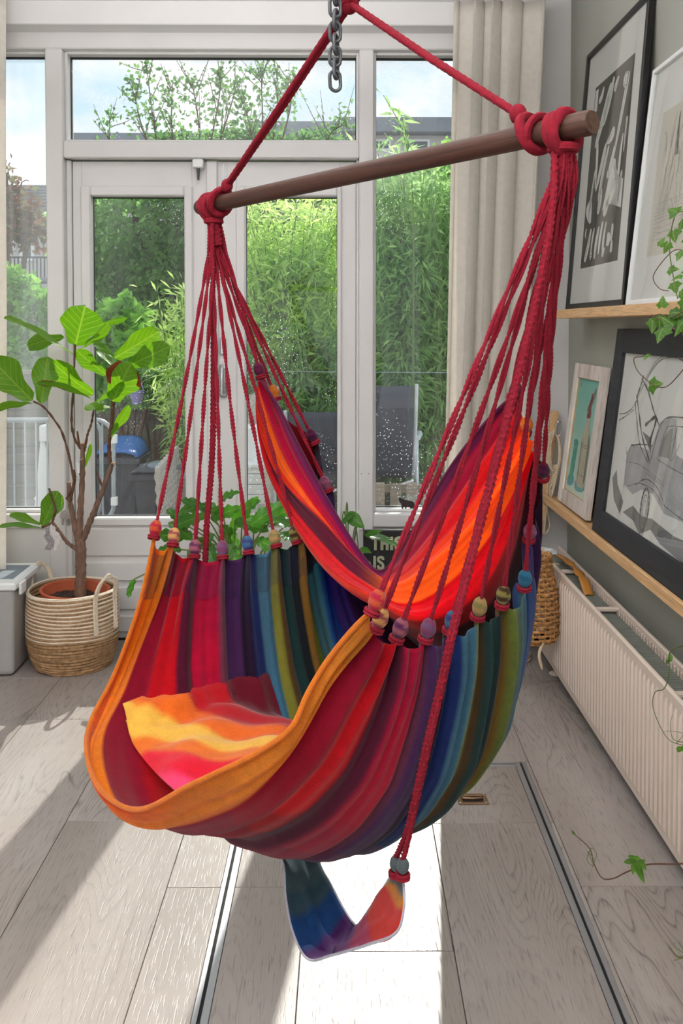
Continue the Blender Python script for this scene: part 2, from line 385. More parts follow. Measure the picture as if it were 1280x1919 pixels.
m['hank'] = plain('cream_cotton_cord', (214, 196, 170), .9, var=.15, scale=150, bump=.3)
m['sign_black'] = plain('black_slate_paint', (30, 30, 33), .6, var=.2, scale=25)
m['sign_letter'] = plain('pale_green_letter', (186, 190, 160), .7, var=.1, scale=40)
m['cat_black'] = plain('dark_brown_cutout', (44, 32, 32), .6)
m['cut_grey'] = plain('pale_grey_cutout', (176, 170, 164), .6)
m['acrylic'] = glassmat('clear_acrylic', .06, False)
m['grey_plastic'] = plain('grey_plastic', (172, 170, 168), .5, var=.03)
m['white_plastic'] = plain('white_plastic', (236, 238, 238), .4, var=.03)
m['slate_plastic'] = plain('slate_blue_plastic', (128, 138, 148), .5)
m['horn'] = plain('caramel_wood', (190, 128, 58), .35, var=.15, scale=25)
m['brass'] = plain('antique_brass', (150, 118, 92), .35, .85, var=.15, scale=40)
m['dark_hole'] = plain('dark_recess', (46, 34, 28), .7)
# outdoors
m['paving'] = plain('grey_paving', (150, 146, 140), .9, var=.25, scale=3, bump=.2)
m['fence'] = wood('weathered_dark_board', (128, 122, 104), (106, 102, 88), (66, 62, 54), 10, 'x', .85, 7, .3, .06)
m['deck'] = wood('pale_weathered_timber', (176, 160, 142), (150, 136, 120), (110, 98, 86), 10, 'x', .8, 7, .3, .06)
m['brick'] = plain('red_brick_wall', (150, 84, 68), .9, var=.3, scale=8)
m['render_white'] = plain('pale_rendered_wall', (206, 204, 202), .9, var=.06, scale=1)
m['fascia'] = plain('grey_fascia', (142, 148, 156), .8, var=.1, scale=1)
m['roof_tile'] = plain('grey_roof_tile', (116, 116, 122), .85, var=.25, scale=6)
m['house_glass'] = plain('dark_house_window', (96, 106, 116), .15)
m['rail_dark'] = plain('dark_railing_paint', (62, 64, 70), .5)
m['blue_lid'] = plain('blue_bin_plastic', (56, 112, 190), .4, var=.06)
m['bin_dark'] = plain('charcoal_bin_plastic', (84, 84, 92), .55, var=.12)
m['bin_grey'] = plain('grey_bin_plastic', (128, 128, 132), .5, var=.06)
m['lilac'] = plain('lilac_plastic', (158, 146, 206), .45)
m['garden_white'] = plain('white_garden_paint', (240, 242, 242), .45, var=.03)
m['sling'] = plain('grey_sling_mesh', (96, 98, 110), .8, var=.1, scale=200, transl=.3)
m['rattan'] = plain('pale_rattan', (196, 188, 178), .7, var=.3, scale=120)
m['alu_white'] = plain('white_aluminium', (226, 230, 234), .4, .2)
m['tree_dark'] = foliagemat('dark_green_foliage', (92, 136, 70), (128, 168, 92), .6)
m['tree_mid'] = foliagemat('mid_green_foliage', (98, 142, 66), (132, 168, 84), .55)
m['shrub_bright'] = foliagemat('bright_green_foliage', (104, 158, 62), (142, 186, 84), .4)
m['willow'] = foliagemat('yellow_green_foliage', (134, 164, 84), (188, 206, 128), .6)
m['bamboo_leaf'] = foliagemat('deep_bamboo_foliage', (108, 146, 88), (158, 186, 122), .58)
m['red_leaf'] = foliagemat('reddish_foliage', (128, 74, 66), (104, 112, 70), .4)
m['sapling'] = foliagemat('thin_birch_foliage', (72, 118, 66), (110, 146, 84), .5)
# ------------------------------------------------------------------ the setting
YW = 4.05
def fx(px, Y=YW): return at(px, 612, Y).x
def fz(py, Y=YW): return at(640, py, Y).z
XR, XL, YB, ZC = 1.06, -2.25, -2.45, 2.87
def boxes(name, mat, L, parent=None, ch=.002):
    b = MB()
    for lo, hi in L: b.box(lo, hi, ch)
    return b.build(name, mat, parent, smooth=False)
def framebox(x0, x1, z0, z1, wx0, wx1, wz0, wz1, y0, y1):   # four bars of a rectangular frame
    return [((x0, y0, z0), (x0+wx0, y1, z1)), ((x1-wx1, y0, z0), (x1, y1, z1)),
            ((x0+wx0, y0, z0), (x1-wx1, y1, z0+wz0)), ((x0+wx0, y0, z1-wz1), (x1-wx1, y1, z1))]
sub = boxes('floor', m['groove'], [((XL-.1, YB-.1, -.06), (XR+.1, YW+.1, -.012))]); struct(sub)
SH = .0153
def plank(c0, c1, y0, y1, parent, top=0.0):
    b = MB(); b.box((c0+.0008, y0+.0008, -.012), (c1-.0008, y1-.0008, top), .0012)
    b.v = [(x+SH*y, y, z) for x, y, z in b.v]
    return b.build('plank', m['floor'], parent, smooth=False)
HL0, HL1, HR0, HR1, HY = -.316, -.281, .5497, .5845, 2.884
hatch = thing('floor_hatch', 'plank covered floor hatch edged with aluminium strips below the hammock', 'hatch', (.15, 1.9, 0))
seams = {-6: 2.6, -5: 3.0, -4: 2.35, -3: 3.25, -2: 2.576, -1: 2.26, 0: 2.02, 1: 2.55, 2: 2.254, 3: 2.9}
for k in range(-6, 4):
    c0 = -.103+.35*k; c1 = c0+.35; ys = [YB-.05]+[y for y in (seams[k]-1.29*j for j in (3, 2, 1, 0, -1)) if YB+.1 < y < YW-.05]+[YW+.03]
    for y0, y1 in zip(ys[:-1], ys[1:]):
        if k in (-1, 0, 1):
            if y0 < HY+.03 and y1 > .75:                     # split the plank at the hatch
                if y0 < .75: plank(c0, c1, y0, .75, sub); y0 = .75
                if y1 > HY+.03: plank(c0, c1, HY+.03, y1, sub); y1 = HY+.03
                ye = min(y1, HY)
                if k == -1:
                    plank(c0, HL0, y0, y1, sub); plank(HL1, c1, max(y0, .78), ye, hatch)
                elif k == 1:
                    plank(c0, HR0, max(y0, .78), ye, hatch); plank(HR1, c1, y0, y1, sub)
                else: plank(c0, c1, max(y0, .78), ye, hatch)
                continue
        plank(c0, c1, y0, y1, sub)
for lo, hi, g in ((HL0, HL0+.0115, 0), (HL0+.0185, HL1, 0), (HL0+.0115, HL0+.0185, 1), (HR0, HR0+.0163, 0), (HR0+.0233, HR1, 0), (HR0+.0163, HR0+.0233, 1)):
    b = MB(); b.box((lo, .75, -.012), (hi, HY+.028, -.003 if g else .0015), .0008); b.v = [(x+SH*y, y, z) for x, y, z in b.v]
    b.build('groove_strip' if g else 'edge_strip', m['groove'] if g else m['alu'], hatch, smooth=False)
for y0, y1, g in ((HY, HY+.011, 0), (HY+.018, HY+.028, 0), (HY+.011, HY+.018, 1), (.75, .78, 0)):
    b = MB(); b.box((HL1, y0, -.012), (HR0, y1, -.003 if g else .0015), .0008); b.v = [(x+SH*y, y, z) for x, y, z in b.v]
    b.build('groove_strip' if g else 'edge_strip', m['groove'] if g else m['alu'], hatch, smooth=False)
h0 = atz(860, 1509, 0); h1 = atz(910, 1489, 0); hx0, hx1, hy0, hy1 = h0.x, h1.x, h0.y, h1.y
pull = boxes('flush_pull', m['brass'], [((hx0, hy0, 0), (hx1, hy0+.012, .004)), ((hx0, hy1-.014, 0), (hx1, hy1, .004)),
       ((hx0, hy0+.012, 0), (hx0+.014, hy1-.014, .004)), ((hx1-.014, hy0+.012, 0), (hx1, hy1-.014, .004))], hatch, .0012)
pull['label'] = 'brass flush pull handle with four screws'
boxes('recess', m['dark_hole'], [((hx0+.01, hy0+.01, -.001), (hx1-.01, hy1-.012, .0008))], pull, .0004)
b = MB(); b.tube([(hx0+.013, hy1-.018, .003), (hx0+.016, hy1-.03, .006), ((hx0+hx1)/2, hy1-.036, .007), (hx1-.016, hy1-.03, .006), (hx1-.013, hy1-.018, .003)], .0035, 8)
b.build('pull_ring', m['brass'], pull)
for x in (hx0+.006, hx1-.006):
    for y in (hy0+.006, hy1-.006):
        b = MB(); b.lathe([(.0042, .004), (.0042, .0052), (.002, .0058)], 10, (x, y, 0)); b.build('screw', m['chrome'], pull)
# walls, ceiling
zs = fz(985); xw0, xw1 = fx(-62), fx(880)
WB0, WB1 = YW, YW+.16
struct(boxes('wall_back', m['white_wall'], [((XL-.1, WB0, -.05), (xw0, WB1, ZC+.1)), ((xw1, WB0, -.05), (XR+.15, WB1, ZC+.1)),
       ((xw0, WB0, -.05), (fx(131), WB1, zs)), ((fx(671), WB0, -.05), (xw1, WB1, zs)), ((xw0, WB0, fz(60)), (xw1, WB1, ZC+.1))]))
struct(boxes('wall_right', m['sage_wall'], [((XR, YB-.1, -.05), (XR+.12, YW+.16, ZC+.1))]))
struct(boxes('wall_left', m['white_wall'], [((XL-.12, YB-.1, -.05), (XL, YW+.16, ZC+.1))]))
struct(boxes('ceiling', m['ceiling'], [((XL-.12, YB-.1, ZC), (XR+.12, YW+.16, ZC+.1))]))
struct(boxes('wall_front', m['white_wall'], [((XL-.1, YB-.12, -.05), (-1.75, YB, ZC)), ((1.05, YB-.12, -.05), (XR+.1, YB, ZC)),
       ((-1.75, YB-.12, -.05), (1.05, YB, .45)), ((-1.75, YB-.12, 2.65), (1.05, YB, ZC))]))
struct(boxes('baseboard_back', m['white_paint'], [((XL, WB0-.014, 0), (fx(131), WB0, .042)), ((fx(671), WB0-.014, 0), (XR, WB0, .042))]))
struct(boxes('baseboard_right', m['white_paint'], [((XR-.014, YB, 0), (XR, WB0, .06))]))
# big frame of the glass wall
tr1 = struct(boxes('trim_1', m['white_paint'], [((XL, 3.93, fz(47, 3.93)), (fx(872), YW+.02, fz(10, 3.93)+.02))], ch=.004))
def tpart(name, x0, x1, z0, z1, y0=YW-.012, y1=YW+.13): return boxes(name, m['white_paint'], [((x0, y0, z0), (x1, y1, z1))], tr1, .005)
ztop = fz(60)+.01; z92 = fz(94)
tpart('top_rail', xw0, xw1, z92, ztop)
tpart('post', fx(90), fx(122), 0, z92); tpart('mullion', fx(673), fx(700), zs-.02, z92); tpart('post', xw1-.03, xw1+.02, zs, z92); tpart('post', xw0-.02, xw0+.05, zs, z92)
tpart('jamb', fx(122), fx(132), 0, fz(298), YW+.03, YW+.13); tpart('jamb', fx(668), fx(673), 0, fz(298), YW+.02, YW+.13)
tpart('transom_rail', fx(122), fx(673), fz(297), fz(265), YW-.006)
tpart('sill_board', xw0, fx(90), zs-.005, fz(962), YW-.02); tpart('sill_board', fx(700), xw1, zs-.005, fz(962), YW-.02)
for px in (677, 691):
    b = MB(); b.lathe([(.0022, 0), (.0016, .001)], 8, (0, 0, 0)); b.v = [(x+fx(px), YW-.0125-z, y+fz(887)) for x, y, z in b.v]; b.build('screw_hole', m['rubber'], tr1)
YG = YW+.085
def glazed(name, x0, x1, z0, z1, gm, rub=True):
    w_ = struct(boxes(name, m['white_paint'], framebox(x0, x1, z0, z1, .012, .012, .012, .012, YW+.03, YW+.12), ch=.003))
    if rub: boxes('gasket', m['rubber'], framebox(x0+.010, x1-.010, z0+.010, z1-.010, .005, .005, .005, .008, YG-.008, YG+.012), w_, .001)
    boxes('pane', m[gm], [((x0+.012, YG, z0+.012), (x1-.012, YG+.006, z1-.012))], w_, .0005); return w_
w1 = glazed('window_1', xw0+.05, fx(90), fz(962), z92, 'glass_hazy')
w2 = glazed('window_2', fx(122), fx(673), fz(265), z92, 'glass')
w3 = glazed('window_3', fx(700), xw1-.03, fz(962), z92, 'glass')
# french doors
def door(name, x0, x1, bx0, bx1, gx0, gx1, hy, seams_x):
    zt, zb = fz(300), .012; y0, y1 = YW+.045, YW+.10
    zb1, zg1, zg0, zb0 = fz(346), fz(366), fz(973), fz(988)
    d = struct(boxes(name, m['white_paint'], [((x0, y0, zb), (bx0+.004, y1, zt)), ((bx1-.004, y0, zb), (x1, y1, zt)), ((bx0+.004, y0, zb1-.004), (bx1-.004, y1, zt)),
               ((bx0+.004, y0, zb), (bx1-.004, y1, zb0+.004))], ch=.002))
    boxes('glazing_bead', m['white_paint'], framebox(bx0, bx1, zb0, zb1, gx0-bx0, bx1-gx1, zg0-zb0, zb1-zg1, y0-.016, y1-.01), d, .006)
    boxes('gasket', m['rubber'], framebox(gx0-.002, gx1+.002, zg0-.002, zg1+.002, .004, .004, .004, .005, YG-.006, YG+.012), d, .001)
    boxes('pane', m['glass'], [((gx0-.001, YG, zg0-.001), (gx1+.001, YG+.006, zg1+.001))], d, .0005)
    for a, c in ((992, 1045), (1056, 1092), (1103, 1146), (1157, 1188)):
        boxes('panel_board', m['white_paint'], [((bx0, y0-.012, fz(c)), (bx1, y0+.01, fz(a)))], d, .006)
    return d
d1 = door('door_1', fx(133), fx(388), fx(149), fx(360), fx(168), fx(344), 0, (160, 354))
d2 = door('door_2', fx(405), fx(667), fx(441), fx(640), fx(459), fx(632), 0, (430,))
boxes('astragal', m['white_paint'], [((fx(386), YW+.025, .012), (fx(407), YW+.06, fz(300)))], d1, .005)
for py in (322, 700, 1120):
    b = MB(); x = fx(419); z = fz(py); b.box((x-.012, YW+.036, z-.035), (x+.012, YW+.05, z+.035), .002); b.tube([(x, YW+.034, z-.04), (x, YW+.034, z+.04)], .005, 10)
    b.build('hinge', m['white_plastic'], d2)
x = fx(416); b = MB(); b.box((x-.014, YW+.032, fz(665)), (x+.014, YW+.05, fz(634)), .006); b.build('lock_rosette', m['chrome'], d2)
b = MB(); b.tube([(x, YW+.045, fz(692)), (x, YW-.005, fz(692)), (x, YW-.012, fz(700)), (x, YW-.012, fz(738))], [.007, .009, .011, .011], 12); b.box((x-.016, YW+.03, fz(745)), (x+.016, YW+.05, fz(684)), .006)
o = b.build('lever_handle', m['alu'], d2); o['label'] = 'grey lever handle pointing down'
b = MB(); x = fx(372); b.box((x-.024, YW-.005, fz(315)), (x+.024, YW+.05, fz(298)), .005); o = b.build('bolt_housing', m['white_plastic'], d1)
b = MB(); b.tube([(x, YW+.015, fz(315)), (x, YW+.015, fz(337))], [.008, .005], 10); b.build('bolt_pin', m['steel'], o)
# curtains
def curtain(name, X0, X1, X0b, X1b, Yc, z0, z1, nf, amp, seed, label):
    r = random.Random(seed); nu, nv = nf*12+1, 40; ph = [r.uniform(-.5, .5) for _ in range(nf+2)]; am = [r.uniform(.6, 1.25) for _ in range(nf+2)]
    P = []
    for j in range(nv):
        v = j/(nv-1); z = z1+(z0-z1)*v; row = []; a0 = X0+(X0b-X0)*v; a1 = X1+(X1b-X1)*v
        for i in range(nu):
            u = i/(nu-1); k = max(0.0, min(nf*(u+.055*math.sin(2*math.pi*u*1.2+seed)-.055*math.sin(seed)*(1-u)), nf-1e-4)); ki = int(k); f = k-ki
            A = am[ki]*(1-f)+am[min(ki+1, nf)]*f; p = ph[ki]*(1-f)+ph[min(ki+1, nf)]*f
            th = 2*math.pi*k+p*(.6+1.2*v)
            row.append(Vector((a0+(a1-a0)*u+.012*math.sin(2*th+1+v), Yc+amp*A*math.sin(th)*(.75+.35*v)+.006*math.sin(9*v+3*u), z)))
        P.append(row)
    b = MB(); b.grid(P); o = b.build(name, m['curtain'], None)
    sm = o.modifiers.new('thick', 'SOLIDIFY'); sm.thickness = .0015
    return tag(o, label, 'curtain')
curtain('curtain', fx(846, 3.86), fx(1022, 3.86), fx(824, 3.86), fx(972, 3.86), 3.87, .02, 2.80, 4, .03, 3, 'cream cotton curtain hanging in folds at the right window')
curtain('curtain', -1.9, fx(14, 3.82), -1.9, fx(1, 3.82), 3.83, .02, 2.80, 7, .026, 8, 'cream curtain edge hanging at the left side window')
# ------------------------------------------------------------------ outdoors
struct(boxes('ground', m['paving'], [((-30, WB1, -.25), (30, 60, -.12))]))
pav = thing('patio', 'grey paved patio between the glass doors and the garden fence', 'patio', (0, 5.4, -.12)); pav['kind'] = 'structure'
for i in range(10):
    for j in range(6):
        x = -2.9+i*.6; y = WB1+.05+j*.44; boxes('paving_slab', m['paving'], [((x+.004, y+.004, -.12), (x+.596, y+.436, -.085+random.uniform(-.002, .002)))], pav, .006)
boxes('door_step', m['deck'], [((fx(100), WB1, -.08), (fx(690), WB1+.14, fz(985)-.42))], None, .006); bpy.data.objects['door_step']['kind'] = 'structure'
def fence(x0, x1, Y, ztop, label, mat='fence', h=.148, n=11):
    f = thing('garden_fence', label, 'fence', ((x0+x1)/2, Y, -.1))
    for k in range(n):
        z = ztop-h*(k+1); boxes('board', m[mat], [((x0, Y+random.uniform(0, .006), z+.006), (x1, Y+.024, z+h-.002))], f, .003)
    nx = max(2, int((x1-x0)/1.8)+1)
    for i in range(nx):
        x = x0+(x1-x0)*i/(nx-1); boxes('post', m[mat], [((x-.04, Y+.02, -.12), (x+.04, Y+.09, ztop+.05))], f, .004)
    boxes('cap_rail', m['deck'], [((x0, Y-.012, ztop-.004), (x1, Y+.05, ztop+.03))], f, .004)
    return f
fence(-3.3, .02, 7.3, fz(700, 7.3), 'dark weathered board fence behind the bins', n=9)
fence(.1, 3.4, 7.6, fz(690, 7.6), 'dark board fence behind the bamboo and garden chairs', n=9)
fence(-3.9, .6, 9.2, fz(650, 9.2), 'taller dark timber fence farther back behind the hanging pot', n=12)
def leaf_cloud(cen, axis, L, Wd, seed=0, fold=.25):
    r = np.random.default_rng(seed); n = len(cen); a = axis/np.linalg.norm(axis, axis=1, keepdims=True)
    q = r.normal(size=(n, 3)); sd = np.cross(a, q); sd /= np.linalg.norm(sd, axis=1, keepdims=True)+1e-9; nn = np.cross(a, sd)
    L = np.broadcast_to(L, n)[:, None]; Wd = np.broadcast_to(Wd, n)[:, None]
    mid = cen+a*L*.45
    V = np.stack([cen, mid+sd*Wd+nn*Wd*fold, cen+a*L+np.array([0, 0, -.12])*L, mid-sd*Wd+nn*Wd*fold], 1).reshape(-1, 3)
    o = np.arange(n)[:, None]*4; F = np.concatenate([o+np.array([[0, 1, 2]]), o+np.array([[0, 2, 3]])], 1).reshape(-1, 3)
    return V, F
def blob_points(blobs, n, seed, shell=.5):
    r = np.random.default_rng(seed); vol = np.array([b[3]*b[4]*b[5] for b in blobs])**.8; k = r.choice(len(blobs), n, p=vol/vol.sum())
    d = r.normal(size=(n, 3)); d /= np.linalg.norm(d, axis=1, keepdims=True); rad = shell+(1-shell)*r.random(n)**.6
    B = np.array(blobs)[k]; lump = 1+.16*np.sin(d[:, 0]*7+k)*np.sin(d[:, 2]*8+2*k)+.1*np.sin(d[:, 1]*15+k*3)
    return B[:, :3]+d*B[:, 3:6]*(rad*lump)[:, None], d
def tree(name, label, cat, blobs, n, L, Wd, mat, seed, base=None, trunk=.06, droop=.2, group=None, spread=1.0, z0=-.12, shell=.45):
    c, d = blob_points(blobs, n, seed, shell); r = np.random.default_rng(seed+1)
    ax = d*.6+r.normal(size=c.shape)*spread*.7+np.array([0, 0, -droop])
    V, F = leaf_cloud(c, ax, L*(.6+.7*r.random(n)), Wd*(.7+.5*r.random(n)), seed+2)
    bx = base if base else (sum(b[0] for b in blobs)/len(blobs), sum(b[1] for b in blobs)/len(blobs))
    t = thing(name, label, cat, (bx[0], bx[1], z0), group)
    stuff(finish(fast_mesh('foliage', V, F), 'foliage', m[mat], t, smooth=False))
    b = MB()
    for q in blobs:
        p0 = Vector((bx[0], bx[1], z0)); p3 = Vector((q[0], q[1], q[2]+q[5]*.3)); mid = p0.lerp(p3, .5)+Vector((random.uniform(-.1, .1), random.uniform(-.1, .1), .1)); mid.x = bx[0]+(p3.x-bx[0])*.35; mid.y = bx[1]+(p3.y-bx[1])*.35
        b.tube(crom([p0, mid, p3], 9), [trunk*(1-.085*i) for i in range(9)], 6)
        for _ in range(5):
            e_ = p3+Vector((random.uniform(-.8, .8)*q[3], random.uniform(-.8, .8)*q[4], random.uniform(-.6, .8)*q[5])); b.tube(crom([mid.lerp(p3, .6), p3.lerp(e_, .5)+Vector((0, 0, .05)), e_], 6), [trunk*.3*(1-.15*i) for i in range(6)], 5)
    b.build('trunk', m['twig'], t)
    return t
def PB(px, py, Y, rx, rz, ry=None):        # blob centred on a picture point at depth Y, radii given in picture pixels there
    p = at(px, py, Y); k = Y/FPX; return (p.x, p.y, p.z, rx*k, (ry if ry else rx*.8)*k, rz*k)
def shoots(name, label, cat, L, n, leafL, leafW, mat, seed, base, group=None, z0=-.12):   # upright shoots: L = list of polylines of points
    r = np.random.default_rng(seed); cs = []; axs = []; b = MB()
    for P in L:
        Q = crom(P, 20); b.tube(Q, [.012*(1-.042*i) for i in range(20)], 5)
        A = np.array([tuple(q) for q in Q]); t = r.random(n)**.8*.97+.02; i = np.minimum((t*19).astype(int), 18); f = t*19-i
        c = A[i]*(1-f)[:, None]+A[i+1]*f[:, None]; wd = .05+.30*(1-t)
        c = c+r.normal(size=c.shape)*np.stack([wd, wd, wd*.8], 1)*.45; cs.append(c); axs.append(r.normal(size=c.shape)*.8+np.array([0, 0, .1]))
        for _ in range(9):
            k = int(r.integers(3, 17)); e_ = Q[k]+Vector((r.normal()*.14, r.normal()*.1, abs(r.normal())*.22+.06)); b.tube([Q[k], Q[k].lerp(e_, .5)+Vector((0, 0, -.01)), e_], [.005, .004, .002], 4)
            c = np.array([tuple(Q[k].lerp(e_, u)) for u in r.random(n//14)]); cs.append(c+r.normal(size=c.shape)*.02); axs.append(r.normal(size=c.shape))
    c = np.concatenate(cs); ax = np.concatenate(axs); V, F = leaf_cloud(c, ax, leafL*(.6+.7*r.random(len(c))), leafW*(.7+.5*r.random(len(c))), seed)
    t = thing(name, label, cat, (base[0], base[1], z0), group); stuff(finish(fast_mesh('foliage', V, F), 'foliage', m[mat], t, smooth=False)); b.build('trunk', m['twig'], t); return t
# dense garden tree with upright shoots, behind the doors
tree('garden_tree', 'dense dark green tree behind the left glass door', 'tree', [PB(255, 440, 11, 150, 120), PB(200, 560, 11, 110, 110), PB(360, 400, 11.5, 120, 130), PB(330, 560, 11, 120, 110)], 15000, .10, .036, 'tree_dark', 21, (at(290, 500, 11.2).x, 11.2), .09, .1)
tree('garden_tree', 'mid green tree whose top shows under the long transom window', 'tree', [PB(330, 290, 10.2, 65, 38), PB(460, 285, 10.4, 100, 40), PB(590, 275, 10.6, 55, 25), PB(520, 390, 10.5, 110, 100)], 13000, .075, .03, 'sapling', 31, (at(480, 500, 10.4).x, 10.4), .07, .1)
def SP(*pts, Y): return [at(x, y, Y) for x, y in pts]
shoots('birch_sapling', 'thin birch with tall leafy shoots against the clouds in the transom', 'tree',
   [SP((300, 330), (290, 240), (280, 170), (274, 112), Y=9.6), SP((310, 330), (270, 250), (252, 180), (240, 145), Y=9.5), SP((330, 330), (322, 240), (322, 190), (324, 150), Y=9.7),
    SP((380, 330), (400, 240), (412, 170), (408, 130), Y=9.4), SP((380, 330), (372, 230), (362, 165), (358, 145), Y=9.6), SP((390, 330), (420, 240), (438, 180), (446, 150), Y=9.6)], 105, .06, .021, 'sapling', 41, (at(345, 500, 9.6).x, 9.6))
shoots('birch_sapling', 'thin birch with tall leafy shoots behind the red hammock rope', 'tree',
   [SP((480, 330), (470, 250), (460, 200), (456, 175), Y=9.8), SP((490, 330), (492, 230), (490, 165), (489, 125), Y=9.7), SP((500, 330), (518, 220), (520, 160), (519, 128), Y=9.8), SP((510, 330), (540, 220), (548, 170), (549, 130), Y=9.6),
    SP((600, 300), (620, 250), (640, 236), (652, 234), Y=9.9)], 105, .06, .021, 'sapling', 43, (at(505, 500, 9.8).x, 9.8))
shoots('birch_sapling', 'lone thin shoot rising left of the tall birch in the transom', 'tree', [SP((206, 330), (205, 275), (205, 240), (206, 212), Y=10)], 50, .06, .02, 'sapling', 47, (at(206, 500, 10).x, 10))
# lighter bushes closer to the glass
tree('leafy_shrub', 'bright green leafy shrub behind the fiddle leaf fig', 'shrub', [PB(225, 620, 7.0, 45, 60), PB(265, 680, 6.9, 50, 70), PB(200, 690, 7.0, 40, 60), PB(300, 700, 6.9, 40, 40)], 3600, .085, .042, 'shrub_bright', 51, (at(240, 700, 7).x, 7.0), .03)
def arching(name, label, n_stems, base, reach, zr, leafL, leafW, mat, seed, per=60, lean=(0, 0), drp=.5):
    r = np.random.default_rng(seed); b = MB(); cs = []; axs = []
    for s_ in range(n_stems):
        a = r.uniform(0, 2*math.pi); R_ = reach*math.sqrt(r.random()); H = r.uniform(*zr)
        p0 = Vector((base[0]+r.normal()*.15*reach, base[1]+r.normal()*.12, -.12)); tip = Vector((base[0]+R_*math.cos(a)+lean[0]*H, base[1]+.6*R_*math.sin(a)+lean[1]*H, H))
        mid = p0.lerp(tip, .6)+Vector((0, 0, .22*H)); mid.z = min(mid.z, H*1.02); Q = crom([p0, p0.lerp(mid, .5)+Vector((0, 0, .1*H)), mid, tip], 24); b.tube(Q[::2], [.008*(1-.07*i) for i in range(12)], 4)
        A = np.array([tuple(q) for q in Q]); t = .22+.78*r.random(per); i = np.minimum((t*23).astype(int), 22); f = (t*23-i)[:, None]; c = A[i]*(1-f)+A[i+1]*f
        d = A[i+1]-A[i]; d /= np.linalg.norm(d, axis=1, keepdims=True)+1e-9; sw = r.normal(size=c.shape); c = c+sw*.06*r.random((per, 1))
        cs.append(c); axs.append(d*.5+sw*.6+np.array([0, 0, -drp]))
    c = np.concatenate(cs); ax = np.concatenate(axs); V, F = leaf_cloud(c, ax, leafL*(.6+.6*r.random(len(c))), leafW*(.8+.4*r.random(len(c))), seed, .35)
    t = thing(name, label, 'shrub', (base[0], base[1], -.12)); stuff(finish(fast_mesh('foliage', V, F), 'foliage', m[mat], t, smooth=False)); b.build('stems', m['stem'], t); return t
arching('willow_bush', 'yellow green willow bush behind the right glass door', 200, (at(545, 600, 7.1).x, 7.1), .66, (1.2, 2.5), .115, .010, 'willow', 61, 110)
arching('willow_bush', 'small willow bush leaning in at the right edge of the left door', 26, (at(340, 620, 6.4).x, 6.4), .22, (1.0, 1.75), .11, .009, 'willow', 65, 70)
arching('willow_bush', 'darker lower bush under the willow behind the right glass door', 90, (at(560, 700, 6.9).x, 6.95), .6, (.7, 1.45), .11, .011, 'bamboo_leaf', 67, 100)
arching('bamboo_clump', 'dark green drooping bamboo outside the tall right window', 190, (at(775, 600, 6.95).x, 6.95), .5, (.9, 2.75), .14, .011, 'bamboo_leaf', 71, 110, drp=.8)
arching('bamboo_clump', 'second bamboo clump beside the curtain outside the right window', 60, (at(880, 560, 7.0).x, 7.0), .4, (1.2, 2.6), .13, .010, 'bamboo_leaf', 73, 100, drp=.8)
P = SP((775, 420), (770, 320), (752, 240), (718, 178), Y=6.55); P2 = SP((760, 420), (757, 330), (765, 270), (752, 215), Y=6.55)
r_ = np.random.default_rng(5); cs = []; b = MB()
for q in (P, P2):
    Q = crom(q, 14); b.tube(Q, [.006-.0003*i for i in range(14)], 5); cs += [tuple(Q[int(i)]) for i in r_.integers(3, 14, 26)]
cs = np.array(cs)+r_.normal(size=(len(cs), 3))*.012; ax = r_.normal(size=cs.shape)*.7+np.array([0, 0, -.5])
V, F = leaf_cloud(cs, ax, .14, .014, 6); t = thing('bamboo_shoot', 'tall thin bamboo shoot rising against the sky in the right window', 'shrub', (P[0].x, P[0].y, -.12))
b.tube([(P[0].x, P[0].y, -.12), P[0]], .008, 5); b.build('stem', m['stem'], t); stuff(finish(fast_mesh('foliage', V, F), 'foliage', m['bamboo_leaf'], t, smooth=False))
tree('red_leaved_tree', 'sparse reddish leaved tree outside the left side window', 'tree', [PB(20, 400, 8.6, 55, 55), PB(60, 430, 8.8, 45, 45), PB(10, 340, 8.6, 25, 40), PB(-60, 380, 8.8, 60, 70)], 1500, .08, .026, 'red_leaf', 81, (at(0, 600, 8.7).x, 8.7), .04, .1, shell=.2)
tree('leafy_shrub', 'pale green shrub outside the left side window above the barrier', 'shrub', [PB(20, 560, 8.0, 50, 55), PB(70, 590, 7.9, 45, 50), PB(-40, 600, 8.0, 60, 70), PB(40, 680, 7.9, 70, 60)], 6000, .08, .035, 'shrub_bright', 85, (at(40, 700, 7.9).x, 7.9), .03)
tree('climbing_plant', 'green climber trailing along the dark fence top by the lilac pot', 'plant', [PB(290, 715, 7.05, 40, 18), PB(310, 735, 7.0, 28, 16), PB(255, 705, 7.1, 50, 16)], 900, .06, .03, 'shrub_bright', 87, (at(290, 800, 7.05).x, 7.05), .015)
tree('garden_tree', 'dark conifer shaped greenery filling the gap behind the right bamboo', 'tree', [PB(800, 420, 12, 160, 130), PB(640, 420, 13, 120, 110), PB(760, 540, 11.5, 160, 100)], 22000, .09, .032, 'tree_mid', 91, (at(770, 600, 12).x, 12.2), .09, .1)
